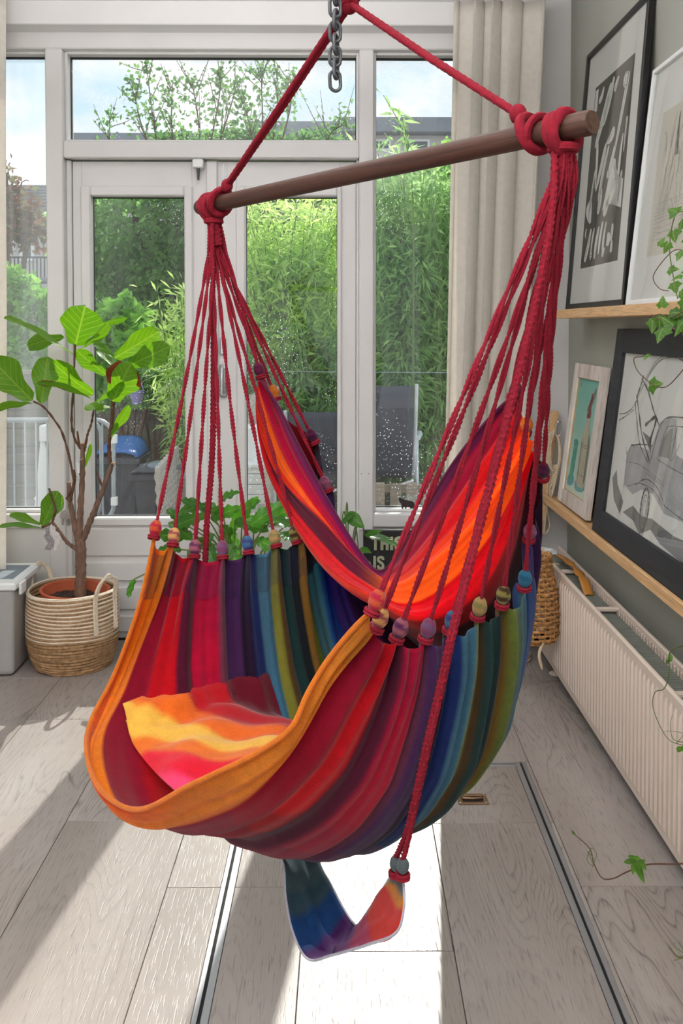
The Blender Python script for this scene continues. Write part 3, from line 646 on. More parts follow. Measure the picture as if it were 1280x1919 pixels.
# houses
def house(name, label, Y, x0, x1, ztop, mat, wins, depth=5):
    h = thing(name, label, 'building', ((x0+x1)/2, Y+depth/2, -.12)); boxes('wall', m[mat], [((x0, Y, -.12), (x1, Y+depth, ztop))], h, .01)
    for (a, b_, c, d) in wins:
        f = boxes('window', m['garden_white'], framebox(a, b_, c, d, .06, .06, .06, .06, Y-.05, Y+.02), h, .005); boxes('pane', m['house_glass'], [((a+.06, Y-.02, c+.06), (b_-.06, Y, d-.06))], f, .002)
    return h
Y = 19.0; gx = lambda px: at(px, 612, Y).x; gz = lambda py: at(640, py, Y).z
h = house('terraced_house', 'pale house with grey tiled roof seen through the left side window', Y, gx(-150), gx(92), gz(400), 'render_white', [(gx(8), gx(32), gz(470), gz(425)), (gx(-60), gx(-20), gz(470), gz(425)), (gx(40), gx(66), gz(490), gz(415))])
b = MB(); A = [(gx(-155), gz(408)), (gx(96), gz(408))]
P = [[Vector((A[0][0], Y-.3, A[0][1])), Vector((A[1][0], Y-.3, A[1][1]))], [Vector((gx(-155), Y+2.5, gz(315))), Vector((gx(96), Y+2.5, gz(315)))]]
b.grid(P); b.grid([[p+Vector((0, 0, -.14)) for p in r] for r in P], True); b.grid([[P[0][0], P[0][1]], [P[0][0]+Vector((0, 0, -.14)), P[0][1]+Vector((0, 0, -.14))]]); rf = b.build('roof', m['roof_tile'], h, smooth=False)
for k in range(9):
    v = (k+.5)/9; p0 = P[0][0].lerp(P[1][0], v); p1 = P[0][1].lerp(P[1][1], v); b = MB(); b.tube([p0, p1], .06, 5); b.build('tile_row', m['roof_tile'], rf)
boxes('gutter', m['garden_white'], [((A[0][0], Y-.42, A[0][1]-.16), (A[1][0], Y-.28, A[0][1]-.02))], h, .01)
rl = thing('balcony_railing', 'thin dark balcony railing in front of the pale house', 'railing', (gx(20), 17.5, fz(515, 17.5)))
kx = lambda px: at(px, 612, 17.5).x
boxes('balcony_slab', m['fascia'], [((kx(-80), 17.4, fz(528, 17.5)), (kx(100), 18.5, fz(521, 17.5)))], rl, .01)
boxes('top_rail', m['rail_dark'], [((kx(-80), 17.48, fz(484, 17.5)), (kx(100), 17.54, fz(481, 17.5)))], rl, .005)
for i in range(26): boxes('baluster', m['rail_dark'], [((kx(-78+i*7), 17.5, fz(521, 17.5)), (kx(-78+i*7)+.022, 17.522, fz(482, 17.5)))], rl, .003)
Y = 16.0
house('brick_house', 'red brick house glimpsed through the dark tree', Y, gx(168)*16/19, gx(330)*16/19, fz(420, Y), 'brick', [(fx(185, Y), fx(205, Y), fz(520, Y), fz(450, Y)), (fx(250, Y), fx(285, Y), fz(500, Y), fz(450, Y))], 4)
def flat(label, Y, p0, p1, py, hh, step=None):
    g = house('flat_roofed_building', label, Y, fx(p0, Y), fx(p1, Y), fz(py+hh, Y), 'render_white', [(fx(p0+(p1-p0)*k, Y), fx(p0+(p1-p0)*(k+.2), Y), fz(py+hh+30, Y), fz(py+hh+8, Y)) for k in (.1, .4, .7)], 3)
    boxes('fascia', m['fascia'], [((fx(p0, Y)-.3, Y-.4, fz(py+hh, Y)), (fx(p1, Y)+.3, Y+3.1, fz(py, Y)))], g, .02)
flat('long low grey roofed building at the left of the transom', 34, 158, 470, 254, 26)
flat('grey flat roofed building at the right of the transom', 30, 480, 640, 232, 34)
flat('grey flat roofed block behind the bamboo shoot', 24, 660, 900, 225, 28)
# garden things
def cyl_path(b, pts, r, n=8): b.tube(pts, r, n)
bar = thing('crowd_barrier', 'galvanised tubular steel barrier standing outside by the left windows', 'barrier', (at(60, 900, 5.1).x, 5.1, -.085))
Yb = 5.1; bx0, bx1 = at(-140, 0, Yb).x, at(206, 0, Yb).x; zt, zb_ = fz(786, Yb), fz(978, Yb)
def rrect(x0, x1, z0, z1, r, Yq, n=6):
    P = []
    for cx, cz, a0 in ((x1-r, z1-r, 0), (x0+r, z1-r, 90), (x0+r, z0+r, 180), (x1-r, z0+r, 270)):
        for k in range(n+1): a = math.radians(a0+90*k/n); P.append(Vector((cx+r*math.cos(a), Yq, cz+r*math.sin(a))))
    return P
b = MB(); b.tube(rrect(bx0, bx1, zb_, zt, .1, Yb), .013, 8, closed=True); b.tube(rrect(bx0-.3, bx1-.08, zb_+.02, zt-.012, .08, Yb+.05), .012, 8, closed=True); b.build('frame', m['galv'], bar)
for i in range(15):
    x = bx1-.06-i*.062; b = MB(); b.tube([(x, Yb, zb_), (x, Yb, zt)], .006, 6); b.build('upright', m['galv'], bar)
for x in (bx1-.2, bx0+.2):
    b = MB(); b.tube([(x, Yb-.16, -.075), (x, Yb, zb_+.05), (x, Yb+.2, -.075)], .012, 6); b.build('foot', m['galv'], bar)
for py in (822, 938):
    boxes('clip', m['white_plastic'], [((bx1-.012, Yb-.022, fz(py+8, Yb)), (bx1+.022, Yb+.012, fz(py-8, Yb)))], bar, .003)
# white trestle
ts = thing('trestle_leg', 'white painted A-frame trestle outside behind the steel barrier', 'trestle', (at(85, 900, 5.5).x, 5.5, -.085))
Yt = 5.5
def beam(name, p, q, wd, dp, mat, parent, Yv=0):
    p = Vector(p); q = Vector(q); z = (q-p).normalized(); yv = Vector((0, 1, 0)); xv = yv.cross(z).normalized(); M4 = Matrix((xv, z.cross(xv), z)).transposed().to_4x4(); M4.translation = p
    b = MB(); b.box((-wd/2, -dp/2, 0), (wd/2, dp/2, (q-p).length), .003, M4); return b.build(name, mat, parent, smooth=False)
beam('leg', (at(58, 0, Yt).x, Yt, -.08), at(92, 800, Yt), .075, .06, m['garden_white'], ts); beam('leg', (at(128, 0, Yt).x, Yt, -.08), at(94, 800, Yt), .075, .06, m['garden_white'], ts)
beam('brace', at(72, 938, Yt), at(104, 880, Yt), .05, .05, m['garden_white'], ts); beam('brace', at(72, 926, Yt), at(110, 940, Yt), .045, .05, m['garden_white'], ts)
boxes('head_block', m['garden_white'], [((at(71, 0, Yt).x, Yt-.06, fz(825, Yt)), (at(118, 0, Yt).x, Yt+.3, fz(795, Yt)))], ts, .006)
# bins
def wheelie(label, px0, px1, pyt, Y, lidmat, lidh, group=None):
    x0, x1 = at(px0, 0, Y).x, at(px1, 0, Y).x; zt = fz(pyt+lidh, Y); t = thing('wheelie_bin', label, 'bin', ((x0+x1)/2, Y+.2, -.085)); dp = (x1-x0)*1.1; tp = .05
    b = MB(); lo = [Vector((x0+tp, Y+.04, -.06)), Vector((x1-tp, Y+.04, -.06)), Vector((x1-tp, Y+dp-.04, -.06)), Vector((x0+tp, Y+dp-.04, -.06))]; hi = [Vector((x0, Y, zt)), Vector((x1, Y, zt)), Vector((x1, Y+dp, zt)), Vector((x0, Y+dp, zt))]
    b.add(lo+hi, [(3, 2, 1, 0), (4, 5, 6, 7), (0, 1, 5, 4), (1, 2, 6, 5), (2, 3, 7, 6), (3, 0, 4, 7)]); b.box((x0-.02, Y-.02, zt-.05), (x1+.02, Y+dp+.02, zt-.005), .006); b.build('body', m['bin_dark'], t, smooth=False)
    zl = fz(pyt, Y); P = []
    for j in range(9):
        v = j/8; row = []
        for i in range(9): u = i/8; row.append(Vector((x0-.015+(x1-x0+.03)*u, Y-.03+(dp+.05)*v, zt+.005+(zl-zt)*(1-abs(2*u-1)**4)*(.35+.65*v) )))
        P.append(row)
    b = MB(); b.grid(P); o = b.build('lid', m[lidmat], t); sm = o.modifiers.new('t', 'SOLIDIFY'); sm.thickness = .01
    b = MB(); b.tube([(x0+.06, Y+dp+.05, zt+.0), (x1-.06, Y+dp+.05, zt+.0)], .014, 8); b.build('handle', m[lidmat], t)
    for x in (x0+.06, x1-.06):
        b = MB(); b.tube([(x-.02, Y+dp-.02, .0), (x+.02, Y+dp-.02, .0)], .085, 14); b.build('wheel', m['bin_dark'], t)
wheelie('charcoal wheelie bin with a blue lid outside behind the left door', 168, 252, 828, 6.0, 'blue_lid', 28)
wheelie('small all charcoal bin beside the blue lidded bin', 243, 291, 876, 5.75, 'bin_dark', 10)
p = at(306, 880, 5.9); t = thing('round_bin', 'grey round bin with a domed grey lid next to the wicker armchair', 'bin', (p.x, p.y, -.085)); k = 5.9/FPX
b = MB(); b.lathe([(.075, -.085), (.098, fz(880, 5.9)), (.1, fz(876, 5.9))], 24, (p.x, p.y, 0)); b.build('body', m['bin_grey'], t); b = MB(); z = fz(876, 5.9)
b.lathe([(.112, z-.012), (.115, z), (.105, z+.02), (.085, z+.035), (.07, z+.04), (.0001, z+.042)], 24, (p.x, p.y, 0)); b.build('lid', m['slate_plastic'], t)
# lilac pot
p = at(257, 745, 6.6); t = thing('hanging_flower_pot', 'lilac plastic flower pot hanging on the dark fence', 'flower pot', (p.x, p.y, p.z)); k = 6.6/FPX
b = MB(); b.lathe([(9*k, -12*k), (13*k, 8*k), (14.5*k, 9*k), (14.5*k, 13*k), (12.5*k, 13*k), (9*k, -8*k), (.0001, -8*k)], 24, p); b.build('pot', m['lilac'], t)
for s in (-1, 1):
    b = MB(); b.tube([p+Vector((s*13*k, 0, 11*k)), p+Vector((s*4*k, .05, 30*k)), p+Vector((0, .3, 52*k))], .004, 5); b.build('hook', m['lilac'], t)
# washing wires
for py, lab in ((697, 'thin washing wire stretched across the garden behind the sling chair'),):
    b = MB(); b.tube([at(398, 694, 5.7), at(620, 697, 5.7), at(905, 699, 5.7)], .0022, 5); t = thing('washing_line', lab, 'washing line', (at(398, 694, 5.7).x, 5.7, -.085)); b.build('wire', m['galv'], t)
    for px in (396, 907): p = at(px, 694, 5.7); boxes('post', m['fence'], [((p.x-.03, 5.67, -.085), (p.x+.03, 5.73, p.z+.06))], t, .004)
# wicker armchair
ax0, ax1, Ya = at(306, 0, 5.4).x, at(306, 0, 5.4).x+.62, 5.4
t = thing('wicker_armchair', 'pale wicker armchair with a white cushion behind the left door', 'armchair', (ax0+.3, Ya+.3, -.085))
def wickerpanel(name, P4, parent, rows=18, cols=16):
    A, B_, C_, D_ = [Vector(q) for q in P4]; n = (B_-A).cross(D_-A).normalized(); P = []
    for j in range(rows*2+1):
        v = j/(rows*2); row = []
        for i in range(cols*2+1):
            u = i/(cols*2); q = A.lerp(B_, u).lerp(D_.lerp(C_, u), v); row.append(q+n*(.006*math.sin(math.pi*(i % 2)+math.pi/2*0)*0+.007*(1 if ((i//2+j//2) % 2) else -1)*(j % 2)))
        P.append(row)
    b = MB(); b.grid(P); o = b.build(name, m['rattan'], parent, smooth=False); s_ = o.modifiers.new('t', 'SOLIDIFY'); s_.thickness = .03; return o
za, zk = fz(858, Ya), fz(826, Ya)
wickerpanel('arm', [(ax0, Ya, -.08), (ax0+.06, Ya+.55, -.08), (ax0-.02, Ya+.55, za), (ax0-.04, Ya, za-.06)], t); wickerpanel('arm', [(ax1, Ya, -.08), (ax1, Ya+.55, -.08), (ax1, Ya+.55, za), (ax1, Ya, za-.06)], t)
wickerpanel('backrest', [(ax0-.02, Ya+.55, -.08), (ax1, Ya+.55, -.08), (ax1, Ya+.68, zk+.28), (ax0+.02, Ya+.68, zk+.1)], t); wickerpanel('seat_front', [(ax0, Ya, -.08), (ax1, Ya, -.08), (ax1, Ya, .28), (ax0, Ya, .28)], t, 10)
boxes('seat', m['rattan'], [((ax0+.02, Ya+.01, .24), (ax1-.02, Ya+.55, .30))], t, .01)
b = MB(); b.box((ax0+.08, Ya+.4, .31), (ax1-.05, Ya+.5, zk+.05), .03); tag(b.build('garden_cushion', m['garden_white'], None, smooth=False), 'white cushion standing in the wicker armchair', 'cushion')
# sling chairs
def sling_chair(label, px0, px1, pyt, pys, Y, turn=0):
    x0, x1 = at(px0, 0, Y).x, at(px1, 0, Y).x; zt = fz(pyt, Y+.25); zsq = fz(pys, Y); t = thing('sling_chair', label, 'chair', ((x0+x1)/2, Y, -.085), 'sling chairs on the patio')
    # the chair looks away from the house: back is nearest the glass
    yb = Y; bz = zsq-.01; top = Vector((0, -.16, 0)); sl_ = x0+.02, x1-.02
    P = [[Vector((x0+.015+(x1-x0-.03)*i/8, yb-.17*v-.03*math.sin(math.pi*v), bz+(zt-bz)*v)) for i in range(9)] for v in [j/10 for j in range(11)]]
    b = MB(); b.grid(P); o = b.build('backrest', m['sling'], t); s_ = o.modifiers.new('t', 'SOLIDIFY'); s_.thickness = .003
    P = [[Vector((x0+.015+(x1-x0-.03)*i/8, yb+.5*v, zsq-.03*math.sin(math.pi*v)+.03*v)) for i in range(9)] for v in [j/8 for j in range(9)]]
    b = MB(); b.grid(P); o = b.build('seat', m['sling'], t); s_ = o.modifiers.new('t', 'SOLIDIFY'); s_.thickness = .003
    for x, s in ((x0, -1), (x1, 1)):
        b = MB(); b.tube(crom([(x, yb-.18, zt+.01), (x, yb-.09, (zt+zsq)/2), (x, yb, zsq), (x, yb+.5, zsq+.03)], 14), .012, 8); b.build('side_rail', m['alu_white'], t)
        za_ = zsq+.24; b = MB(); b.tube(crom([(x+s*.02, yb-.08, za_+.02), (x+s*.05, yb+.1, za_+.03), (x+s*.06, yb+.36, za_), (x+s*.05, yb+.5, za_-.06)], 12), .016, 8); b.build('armrest', m['alu_white'], t)
        b = MB(); b.tube(crom([(x+s*.03, yb-.12, -.08), (x+s*.03, yb+.1, zsq-.05), (x+s*.05, yb+.33, za_-.01)], 10), .012, 8); b.build('leg', m['alu_white'], t)
        b = MB(); b.tube(crom([(x+s*.03, yb+.55, -.08), (x+s*.03, yb+.4, zsq), (x+s*.05, yb+.3, za_-.02)], 10), .012, 8); b.build('leg', m['alu_white'], t)
    b = MB(); b.tube(crom([(x0, yb+.02, zsq-.03), ((x0+x1)/2, yb+.0, zsq-.075), (x1, yb+.02, zsq-.03)], 12), .011, 8); b.build('stretcher', m['alu_white'], t)
    return t
sling_chair('grey mesh sling chair seen from behind through the tall right window', 672, 778, 716, 893, 5.9)
sling_chair('grey mesh sling chair seen from behind through the right glass door', 536, 650, 762, 905, 6.1)
# slatted bench and pale planter
t = thing('slatted_bench', 'weathered slatted timber bench low outside the tall right window', 'bench', (at(760, 0, 5.3).x, 5.5, -.085)); Yq = 5.3
for i in range(5):
    px = 700+i*31; p = at(px, 980, Yq); boxes('slat', m['deck'], [((p.x, Yq, -.02), (p.x+.066, Yq+.02, fz(905+(i % 2)*2, Yq)))], t, .003)
boxes('rail', m['deck'], [((at(695, 0, Yq).x, Yq+.02, fz(925, Yq)), (at(850, 0, Yq).x, Yq+.05, fz(910, Yq)))], t, .003); boxes('rail', m['deck'], [((at(695, 0, Yq).x, Yq+.02, .0), (at(850, 0, Yq).x, Yq+.05, .05))], t, .003)
for px in (697, 846): boxes('leg', m['deck'], [((at(px, 0, Yq).x, Yq+.02, -.085), (at(px, 0, Yq).x+.04, Yq+.4, fz(925, Yq)))], t, .003)
t = thing('picket_panel', 'short panel of slanting weathered pickets by the bamboo', 'fence panel', (at(800, 0, 6.8).x, 6.8, -.085)); Yq = 6.8
for i, (px, py) in enumerate(((782, 806), (798, 796), (812, 790), (828, 796), (845, 800))): beam('picket', (at(px+14, 0, Yq).x, Yq, -.08), at(px, py, Yq), .05, .02, m['deck'], t)
beam('rail', at(780, 850, Yq+.02), at(870, 850, Yq+.02), .05, .02, m['deck'], t)
t = thing('garden_storage_box', 'white plank sided storage box behind the right glass door', 'box', (at(483, 0, 5.7).x, 5.9, -.085)); Yq = 5.7
for k in range(6):
    z0_ = fz(985, Yq)+k*.066; boxes('board', m['garden_white'], [((at(452, 0, Yq).x, Yq, z0_), (at(508, 0, Yq).x, Yq+.4, z0_+.063))], t, .004)
boxes('lid', m['garden_white'], [((at(450, 0, Yq).x, Yq-.02, fz(876, Yq)), (at(510, 0, Yq).x, Yq+.42, fz(868, Yq)))], t, .005); boxes('plinth', m['garden_white'], [((at(452, 0, Yq).x, Yq+.01, -.085), (at(508, 0, Yq).x, Yq+.39, fz(985, Yq)))], t, .004)
boxes('post', m['garden_white'], [((at(505, 0, Yq).x, Yq-.01, -.085), (at(515, 0, Yq).x, Yq+.03, fz(868, Yq)))], t, .004)
# ------------------------------------------------------------------ hammock chair
EL = at(374, 389, 2.08); zbar = EL.z
yr = 1.2
for _ in range(20):
    p = at(1110, 229, yr); yr *= 1+(zbar-p.z)/(p.z-HC)*1.0
ER = at(1110, 229, yr)
AX = (ER-EL); AX.z = 0; AX.normalize()                      # along the bar, towards the camera's right
BK = Vector((-AX.y, AX.x, 0))                                # towards the backrest
if BK.x < 0: BK = -BK
def on_bar(px, py):                                          # point of the bar seen at px
    d = ray(px, py); M_ = (EL+ER)/2; n = BK
    return atp(px, py, M_, n)
LH, RH = on_bar(396, 384), on_bar(1060, 244)
LH = EL+AX*((LH-EL).dot(AX)); RH = EL+AX*((RH-EL).dot(AX)); MID = (LH+RH)/2; HALF = (RH-LH).length/2
def loc(px, py, t): return atp(px, py, MID+BK*t, BK)
def L3(t, s, z): p = MID+BK*t+AX*s; p.z = z; return p
chair = thing('hammock_chair', 'rainbow striped hammock chair hanging by crimson ropes from a wooden bar', 'hammock chair', (MID.x, MID.y, .49))
# spreader bar
b = MB(); Q = (ER-EL); zq = Vector((0, 0, 1)); M4 = Matrix((AX, zq.cross(AX), zq)).transposed().to_4x4(); M4.translation = EL
n_ = 28; R0 = .0172
prof = [(0, R0*.9), (.004, R0), (.05, R0)]+[(Q.length*k/20, R0) for k in range(2, 19)]+[(Q.length-.004, R0), (Q.length, R0*.9)]
b.tube([Vector((x, 0, 0)) for x, r in prof], [r for x, r in prof], n_); o = b.build('spreader_bar', m['bar_wood'], None)
o.matrix_basis = M4; o.parent = chair; o.matrix_basis = world_of(chair).inverted() @ M4
b = MB(); b.tube([ER-AX*.001, ER+AX*.0008], R0*.88, 24); b.tube([ER+AX*.0005, ER+AX*.0012], R0*.5, 20); o = b.build('end_grain', m['end_grain'], chair)
# ropes
def rope_rf(lobes, pitch, amp): return lambda a, L: 1+amp*math.cos(lobes*(a-2*math.pi*L/pitch))
def rope_pts(P, step=.005):
    P = [Vector(p) for p in P]; L = sum((P[i+1]-P[i]).length for i in range(len(P)-1)); return [Vector(q) for q in even(P, max(3, int(L/step)))]
def rope(b, P, r, lobes=2, pitch=.022, amp=.3, n=8, step=.004): b.tube(rope_pts(P, step), r, n, rfun=rope_rf(lobes, pitch, amp))
def loop_round(b, c, R, r, tilt=0.0, n=28, turns=1.0):       # a rope ring round the bar
    P = []
    for k in range(n):
        a = 2*math.pi*k/n; P.append(c+(BK*math.cos(a)+Vector((0, 0, 1))*math.sin(a))*R+AX*(tilt*math.sin(a)))
    b.tube(P, r, 10, closed=True, rfun=rope_rf(3, .016, .1))
APEX = at(655, 6, MID.y-.02)
for H, name, px in ((LH, 'L', 414), (RH, 'R', 998)):
    s = 1 if name == 'R' else -1
    b = MB(); loop_round(b, H+Vector((0, 0, -.006)), R0+.0095, .0085, .002*s); loop_round(b, H+AX*(-.012*s)+Vector((0, 0, -.006)), R0+.008, .007, -.004)
    b.build('bar_loop', m['rope'], chair)
    A = on_bar(px, 384 if s < 0 else 246); A = EL+AX*((A-EL).dot(AX))
    b = MB(); loop_round(b, A+Vector((0, 0, .002)), R0+.008, .0078, -.010*s); loop_round(b, A+AX*(.011*s), R0+.0065, .006, .006*s)
    k0 = A+Vector((0, 0, R0+.014))-AX*.022*s; d = (APEX-k0).normalized()
    b.ball(k0+d*.006, (.013, .013, .015), 12, 8); b.build('apex_rope_hitch', m['rope'], chair)
    b = MB(); sd = Vector((0, 0, 1)).cross(d).normalized()
    for q in (-1, 1): rope(b, [k0+sd*q*.003, k0.lerp(APEX, .5)+sd*q*.0048+Vector((0, 0, -.003)), APEX+sd*q*.004], .0055, 3, .03, .1, 8, .006)
    o = b.build('suspension_rope', m['rope'], chair); o['label'] = 'flat crimson rope from the bar end up to the apex knot'
b = MB(); b.ball(APEX, (.017, .015, .02), 14, 10); b.tube(rope_pts([APEX+Vector((-.016, 0, -.004)), APEX+Vector((0, -.017, .004)), APEX+Vector((.016, 0, .008))]), .006, 8, rfun=rope_rf(3, .016, .1))
Pr = [APEX+Vector((.012*math.sin(a), .0, .035-.03*math.cos(a)))for a in np.linspace(0, 2*math.pi, 20)[:-1]]; b.tube(Pr, .0055, 8, closed=True); b.build('apex_knot', m['rope'], chair)
# knots: picture points and offset t along BK
KR = [(702, 1136, -.225), (709, 1168, -.195), (747, 1187, -.145), (800, 1187, -.10), (845, 1172, -.05), (897, 1146, 0), (942, 1124, .05), (983, 1092, .12), (992, 1003, .2), (1018, 888, .235), (985, 803, .18), (964, 738, .15)]
KL = [(290, 998, -.225), (325, 1012, -.19), (365, 1034, -.145), (417, 1036, -.10), (465, 1027, -.05), (516, 1015, 0), (555, 1008, .05)]
PR = [loc(*k) for k in KR]; PL = [loc(*k) for k in KL]+[L3(.12, -.27, 1.0), L3(.17, -.29, 1.07), L3(.17, -.34, 1.17), loc(515, 741, .10), loc(487, 699, .06)]
for i, (a_, c_) in enumerate(zip(PL, PR)):
    pass
KCOL = [(190, 84, 52), (204, 160, 96), (158, 92, 104), (128, 66, 98), (62, 102, 140), (170, 140, 92), (66, 44, 30), (46, 112, 142), (126, 70, 100), (66, 18, 52), (196, 110, 40), (110, 30, 70)]
KCOL2 = [(170, 30, 60), (150, 70, 90), (92, 40, 84), (116, 84, 120), (60, 60, 110), (132, 124, 74), (140, 130, 70), (40, 90, 120), (150, 90, 120), (90, 30, 70), (206, 130, 50), (90, 20, 60)]
def knot(P, up, c1, c2, big=1.0):
    g = b = MB(); z = up.normalized(); xv = z.orthogonal().normalized(); R3 = Matrix((xv, z.cross(xv), z)).transposed()
    r = .0115*big; b.ball(P+z*.008, (r, r, r*1.42), 16, 12, R3.to_4x4(), lambda a, i: 1+.05*math.sin(3*a+i*.9))
    nb = len(b.v); cols = [(*lin(c1 if math.sin((Vector(v)-P).dot(z)*420+1.3*(Vector(v)-P).dot(xv)*90) > -.2 else c2), 1) for v in b.v]
    o = b.build('fabric_knot', m['cloth_thick'], chair, colors=cols)
    b = MB(); q = [P-z*.007+(xv*math.cos(a)+z.cross(xv)*math.sin(a))*r*.85 for a in np.linspace(0, 2*math.pi, 17)[:-1]]; b.tube(q, .0026, 6, closed=True)
    q = [p_-z*.0045 for p_ in q]; b.tube(q, .0024, 6, closed=True); b.build('knot_lashing', m['rope'], o)
GL, GR = loc(407, 462, 0), loc(1049, 338, 0)
for side, (KP, G, H) in enumerate(((PL, GL, LH), (PR, GR, RH))):
    # plaited neck below the bar
    s = 1 if side else -1; b = MB(); N = 40; r0, r1 = (.012, .017)
    P = [H+Vector((0, 0, -.020)), H.lerp(G, .35), H.lerp(G, .7), G]
    b.tube(rope_pts(P, .003), [.0125 for k in range(len(rope_pts(P, .003)))], 14, rfun=rope_rf(5, .05, .16))
    for q in (0, 1):
        rr = [H.lerp(G, .36+.05*q)+(AX*math.cos(a)+BK*math.sin(a))*.0185 for a in np.linspace(0, 2*math.pi, 17)[:-1]]; b.tube(rr, .0042, 6, closed=True)
    b.build('plaited_neck', m['rope'], chair)
    for i, K in enumerate(KP):
        j = i/11; out_ = BK*(-.016+.034*j)+AX*(.004*((i % 3)-1)); g0 = H.lerp(G, .30)+out_*.6; g1 = G+out_*1.25+Vector((0, 0, -.02))
        mid = g1.lerp(K, .5)+Vector((random.uniform(-.004, .004), random.uniform(-.004, .004), -.004)); b = MB(); sd = (K-G).cross(Vector((.6, .8, 0))).normalized(); sep_ = .0030+.003*(i % 2)
        top = K+(g1-K).normalized()*.016
        Q_ = [Vector(p) for p in even(crom([g0+out_*.1, g1, mid, top], 16), 46)]; s2 = sd.cross((K-G).normalized()); Lq = (K-G).length; f0 = random.uniform(0, 6)
        for q in (0, math.pi): rope(b, [p+(sd*math.cos(q+f0+6.283*i/46*Lq/.15)+s2*math.sin(q+f0+6.283*i/46*Lq/.15))*.0021 for i, p in enumerate(Q_)], .0025, 2, .016, .3, 6, .004)
        b.build('string', m['rope'], chair)
        knot(K, (g1-K), KCOL[i], KCOL2[i], 1.0 if side else 1.05)
# cloth rows
NU = 181
def smooth(A, k=5, it=2):
    for _ in range(it):
        B_ = A.copy(); B_[1:-1] = (A[:-2]+2*A[1:-1]+A[2:])/4; A = B_
    return A
S_ = [1, 1.0, .945, .86, .675, .51, .285, 0]; H_ = [1, .83, .66, .47, .28, .17, .055, 0]
def prow(kl, kr, tB, zB, sB=0.0):
    def half(K):
        s = (K-MID).dot(AX)-sB; t = (K-MID).dot(BK); z = K.z
        d = np.linspace(0, 7, 60); S = np.interp(d, range(8), S_); H = np.interp(d, range(8), H_)
        return np.array([tuple(L3(tB+(t-tB)*h**.75, sB+s*q, zB+(z-zB)*h)) for q, h in zip(S, H)])
    A = half(kl); B_ = half(kr)[::-1]; A = even(A, (NU+1)//2); B_ = even(B_, (NU+1)//2)
    return smooth(np.concatenate([A, B_[1:]]), it=14)
def xrow(pts, n=NU, bottom=None):
    Q = crom([loc(*p) for p in pts], 400)
    if bottom is None: return smooth(even(Q, n), it=6)
    Q = np.array([tuple(q) for q in Q]); k = bottom; i = int(400*k); h = (n+1)//2
    return smooth(np.concatenate([even(Q[:i+1], h), even(Q[i:], h)[1:]]), it=6)
kb = lambda q, k=.012: q
hem = [(290, 1004, -.225), (262, 1130, -.26), (215, 1262, -.32), (172, 1345, -.38), (161, 1400, -.42), (178, 1466, -.445), (222, 1508, -.445), (272, 1516, -.435), (343, 1478, -.41), (404, 1449, -.385), (480, 1412, -.35), (546, 1364, -.32), (574, 1304, -.295), (612, 1240, -.265), (662, 1178, -.24), (700, 1142, -.225)]
row1 = [(325, 1016, -.19), (286, 1150, -.22), (232, 1300, -.31), (190, 1390, -.385), (200, 1480, -.42), (240, 1535, -.42), (305, 1556, -.385), (400, 1532, -.36), (480, 1491, -.335), (560, 1402, -.29), (622, 1292, -.25), (680, 1212, -.215), (708, 1172, -.195)]
rows = [xrow(hem, bottom=.53), xrow(row1, bottom=.53), prow(PL[2], PR[2], -.285, .585), prow(PL[3], PR[3], -.165, .512), prow(PL[4], PR[4], -.065, .484), prow(PL[5], PR[5], .02, .482), prow(PL[6], PR[6], .10, .497), prow(PL[7], PR[7], .17, .535), prow(PL[8], PR[8], .235, .62), prow(PL[9], PR[9], .265, .74)]
def crv(R, v):                                   # Catmull-Rom across the rows, periodic not
    m_ = len(R)-1; i = min(int(v), m_-1); f = v-i
    p0, p1, p2, p3 = R[max(i-1, 0)], R[i], R[i+1], R[min(i+2, m_)]
    if i == 0: p0 = 2*p1-p2
    if i == m_-1: p3 = 2*p2-p1
    return .5*((2*p1)+(p2-p0)*f+(2*p0-5*p1+4*p2-p3)*f*f+(3*p1-p0-3*p2+p3)*f**3)
def stripes(stops, v, blend=.03):
    for k in range(len(stops)-1):
        a, c = stops[k]; a2, c2 = stops[k+1]
        if v < a2-blend or k == len(stops)-2 and v < a2: return c
        if v < a2+blend:
            f = (v-a2+blend)/(2*blend); return tuple(c[i]*(1-f)+c2[i]*f for i in range(3))
    return stops[-1][1]
DYE_SHADE = [(-1, (206, 104, 26)), (.5, (212, 136, 38)), (1.0, (150, 16, 48)), (1.5, (182, 14, 32)), (1.95, (92, 22, 50)), (2.30, (172, 18, 62)), (2.98, (122, 62, 86)), (3.18, (84, 46, 96)), (3.70, (44, 24, 54)), (4.02, (34, 54, 116)), (4.36, (78, 122, 144)), (4.74, (130, 128, 60)), (5.02, (96, 74, 44)), (5.24, (40, 68, 66)), (5.62, (34, 40, 44)), (5.92, (138, 106, 48)), (6.2, (112, 124, 54)), (6.48, (78, 116, 124)), (6.95, (36, 76, 140)), (7.40, (70, 56, 112)), (7.9, (66, 36, 80)), (8.4, (40, 12, 40)), (8.8, (54, 10, 30)), (9.5, (120, 12, 32))]
DYE_SHADE = [(v, lin(c)) for v, c in DYE_SHADE]  # near-black stripes at the back end hold the interior's shadow as colour
def pleat(R, v, nv, edge=True):
    # one cloth row at v with scallops between the knots and pleats running down from them
    W = np.arange(NU)/(NU-1); d = np.minimum(W, 1-W); g = .85*np.exp(-d/.05)
    fr = v-math.floor(v); P = np.stack([crv(R, min(max(v-gg*math.sin(2*math.pi*v)/(2*math.pi), 0), len(R)-1))[i] for i, gg in enumerate(g)])
    dip = .017*abs(math.sin(math.pi*fr))**1.05 if edge else 0
    U = np.clip(dip+W*(1-2*dip), 0, 1); return np.stack([np.interp(U, W, P[:, k]) for k in range(3)], 1), d
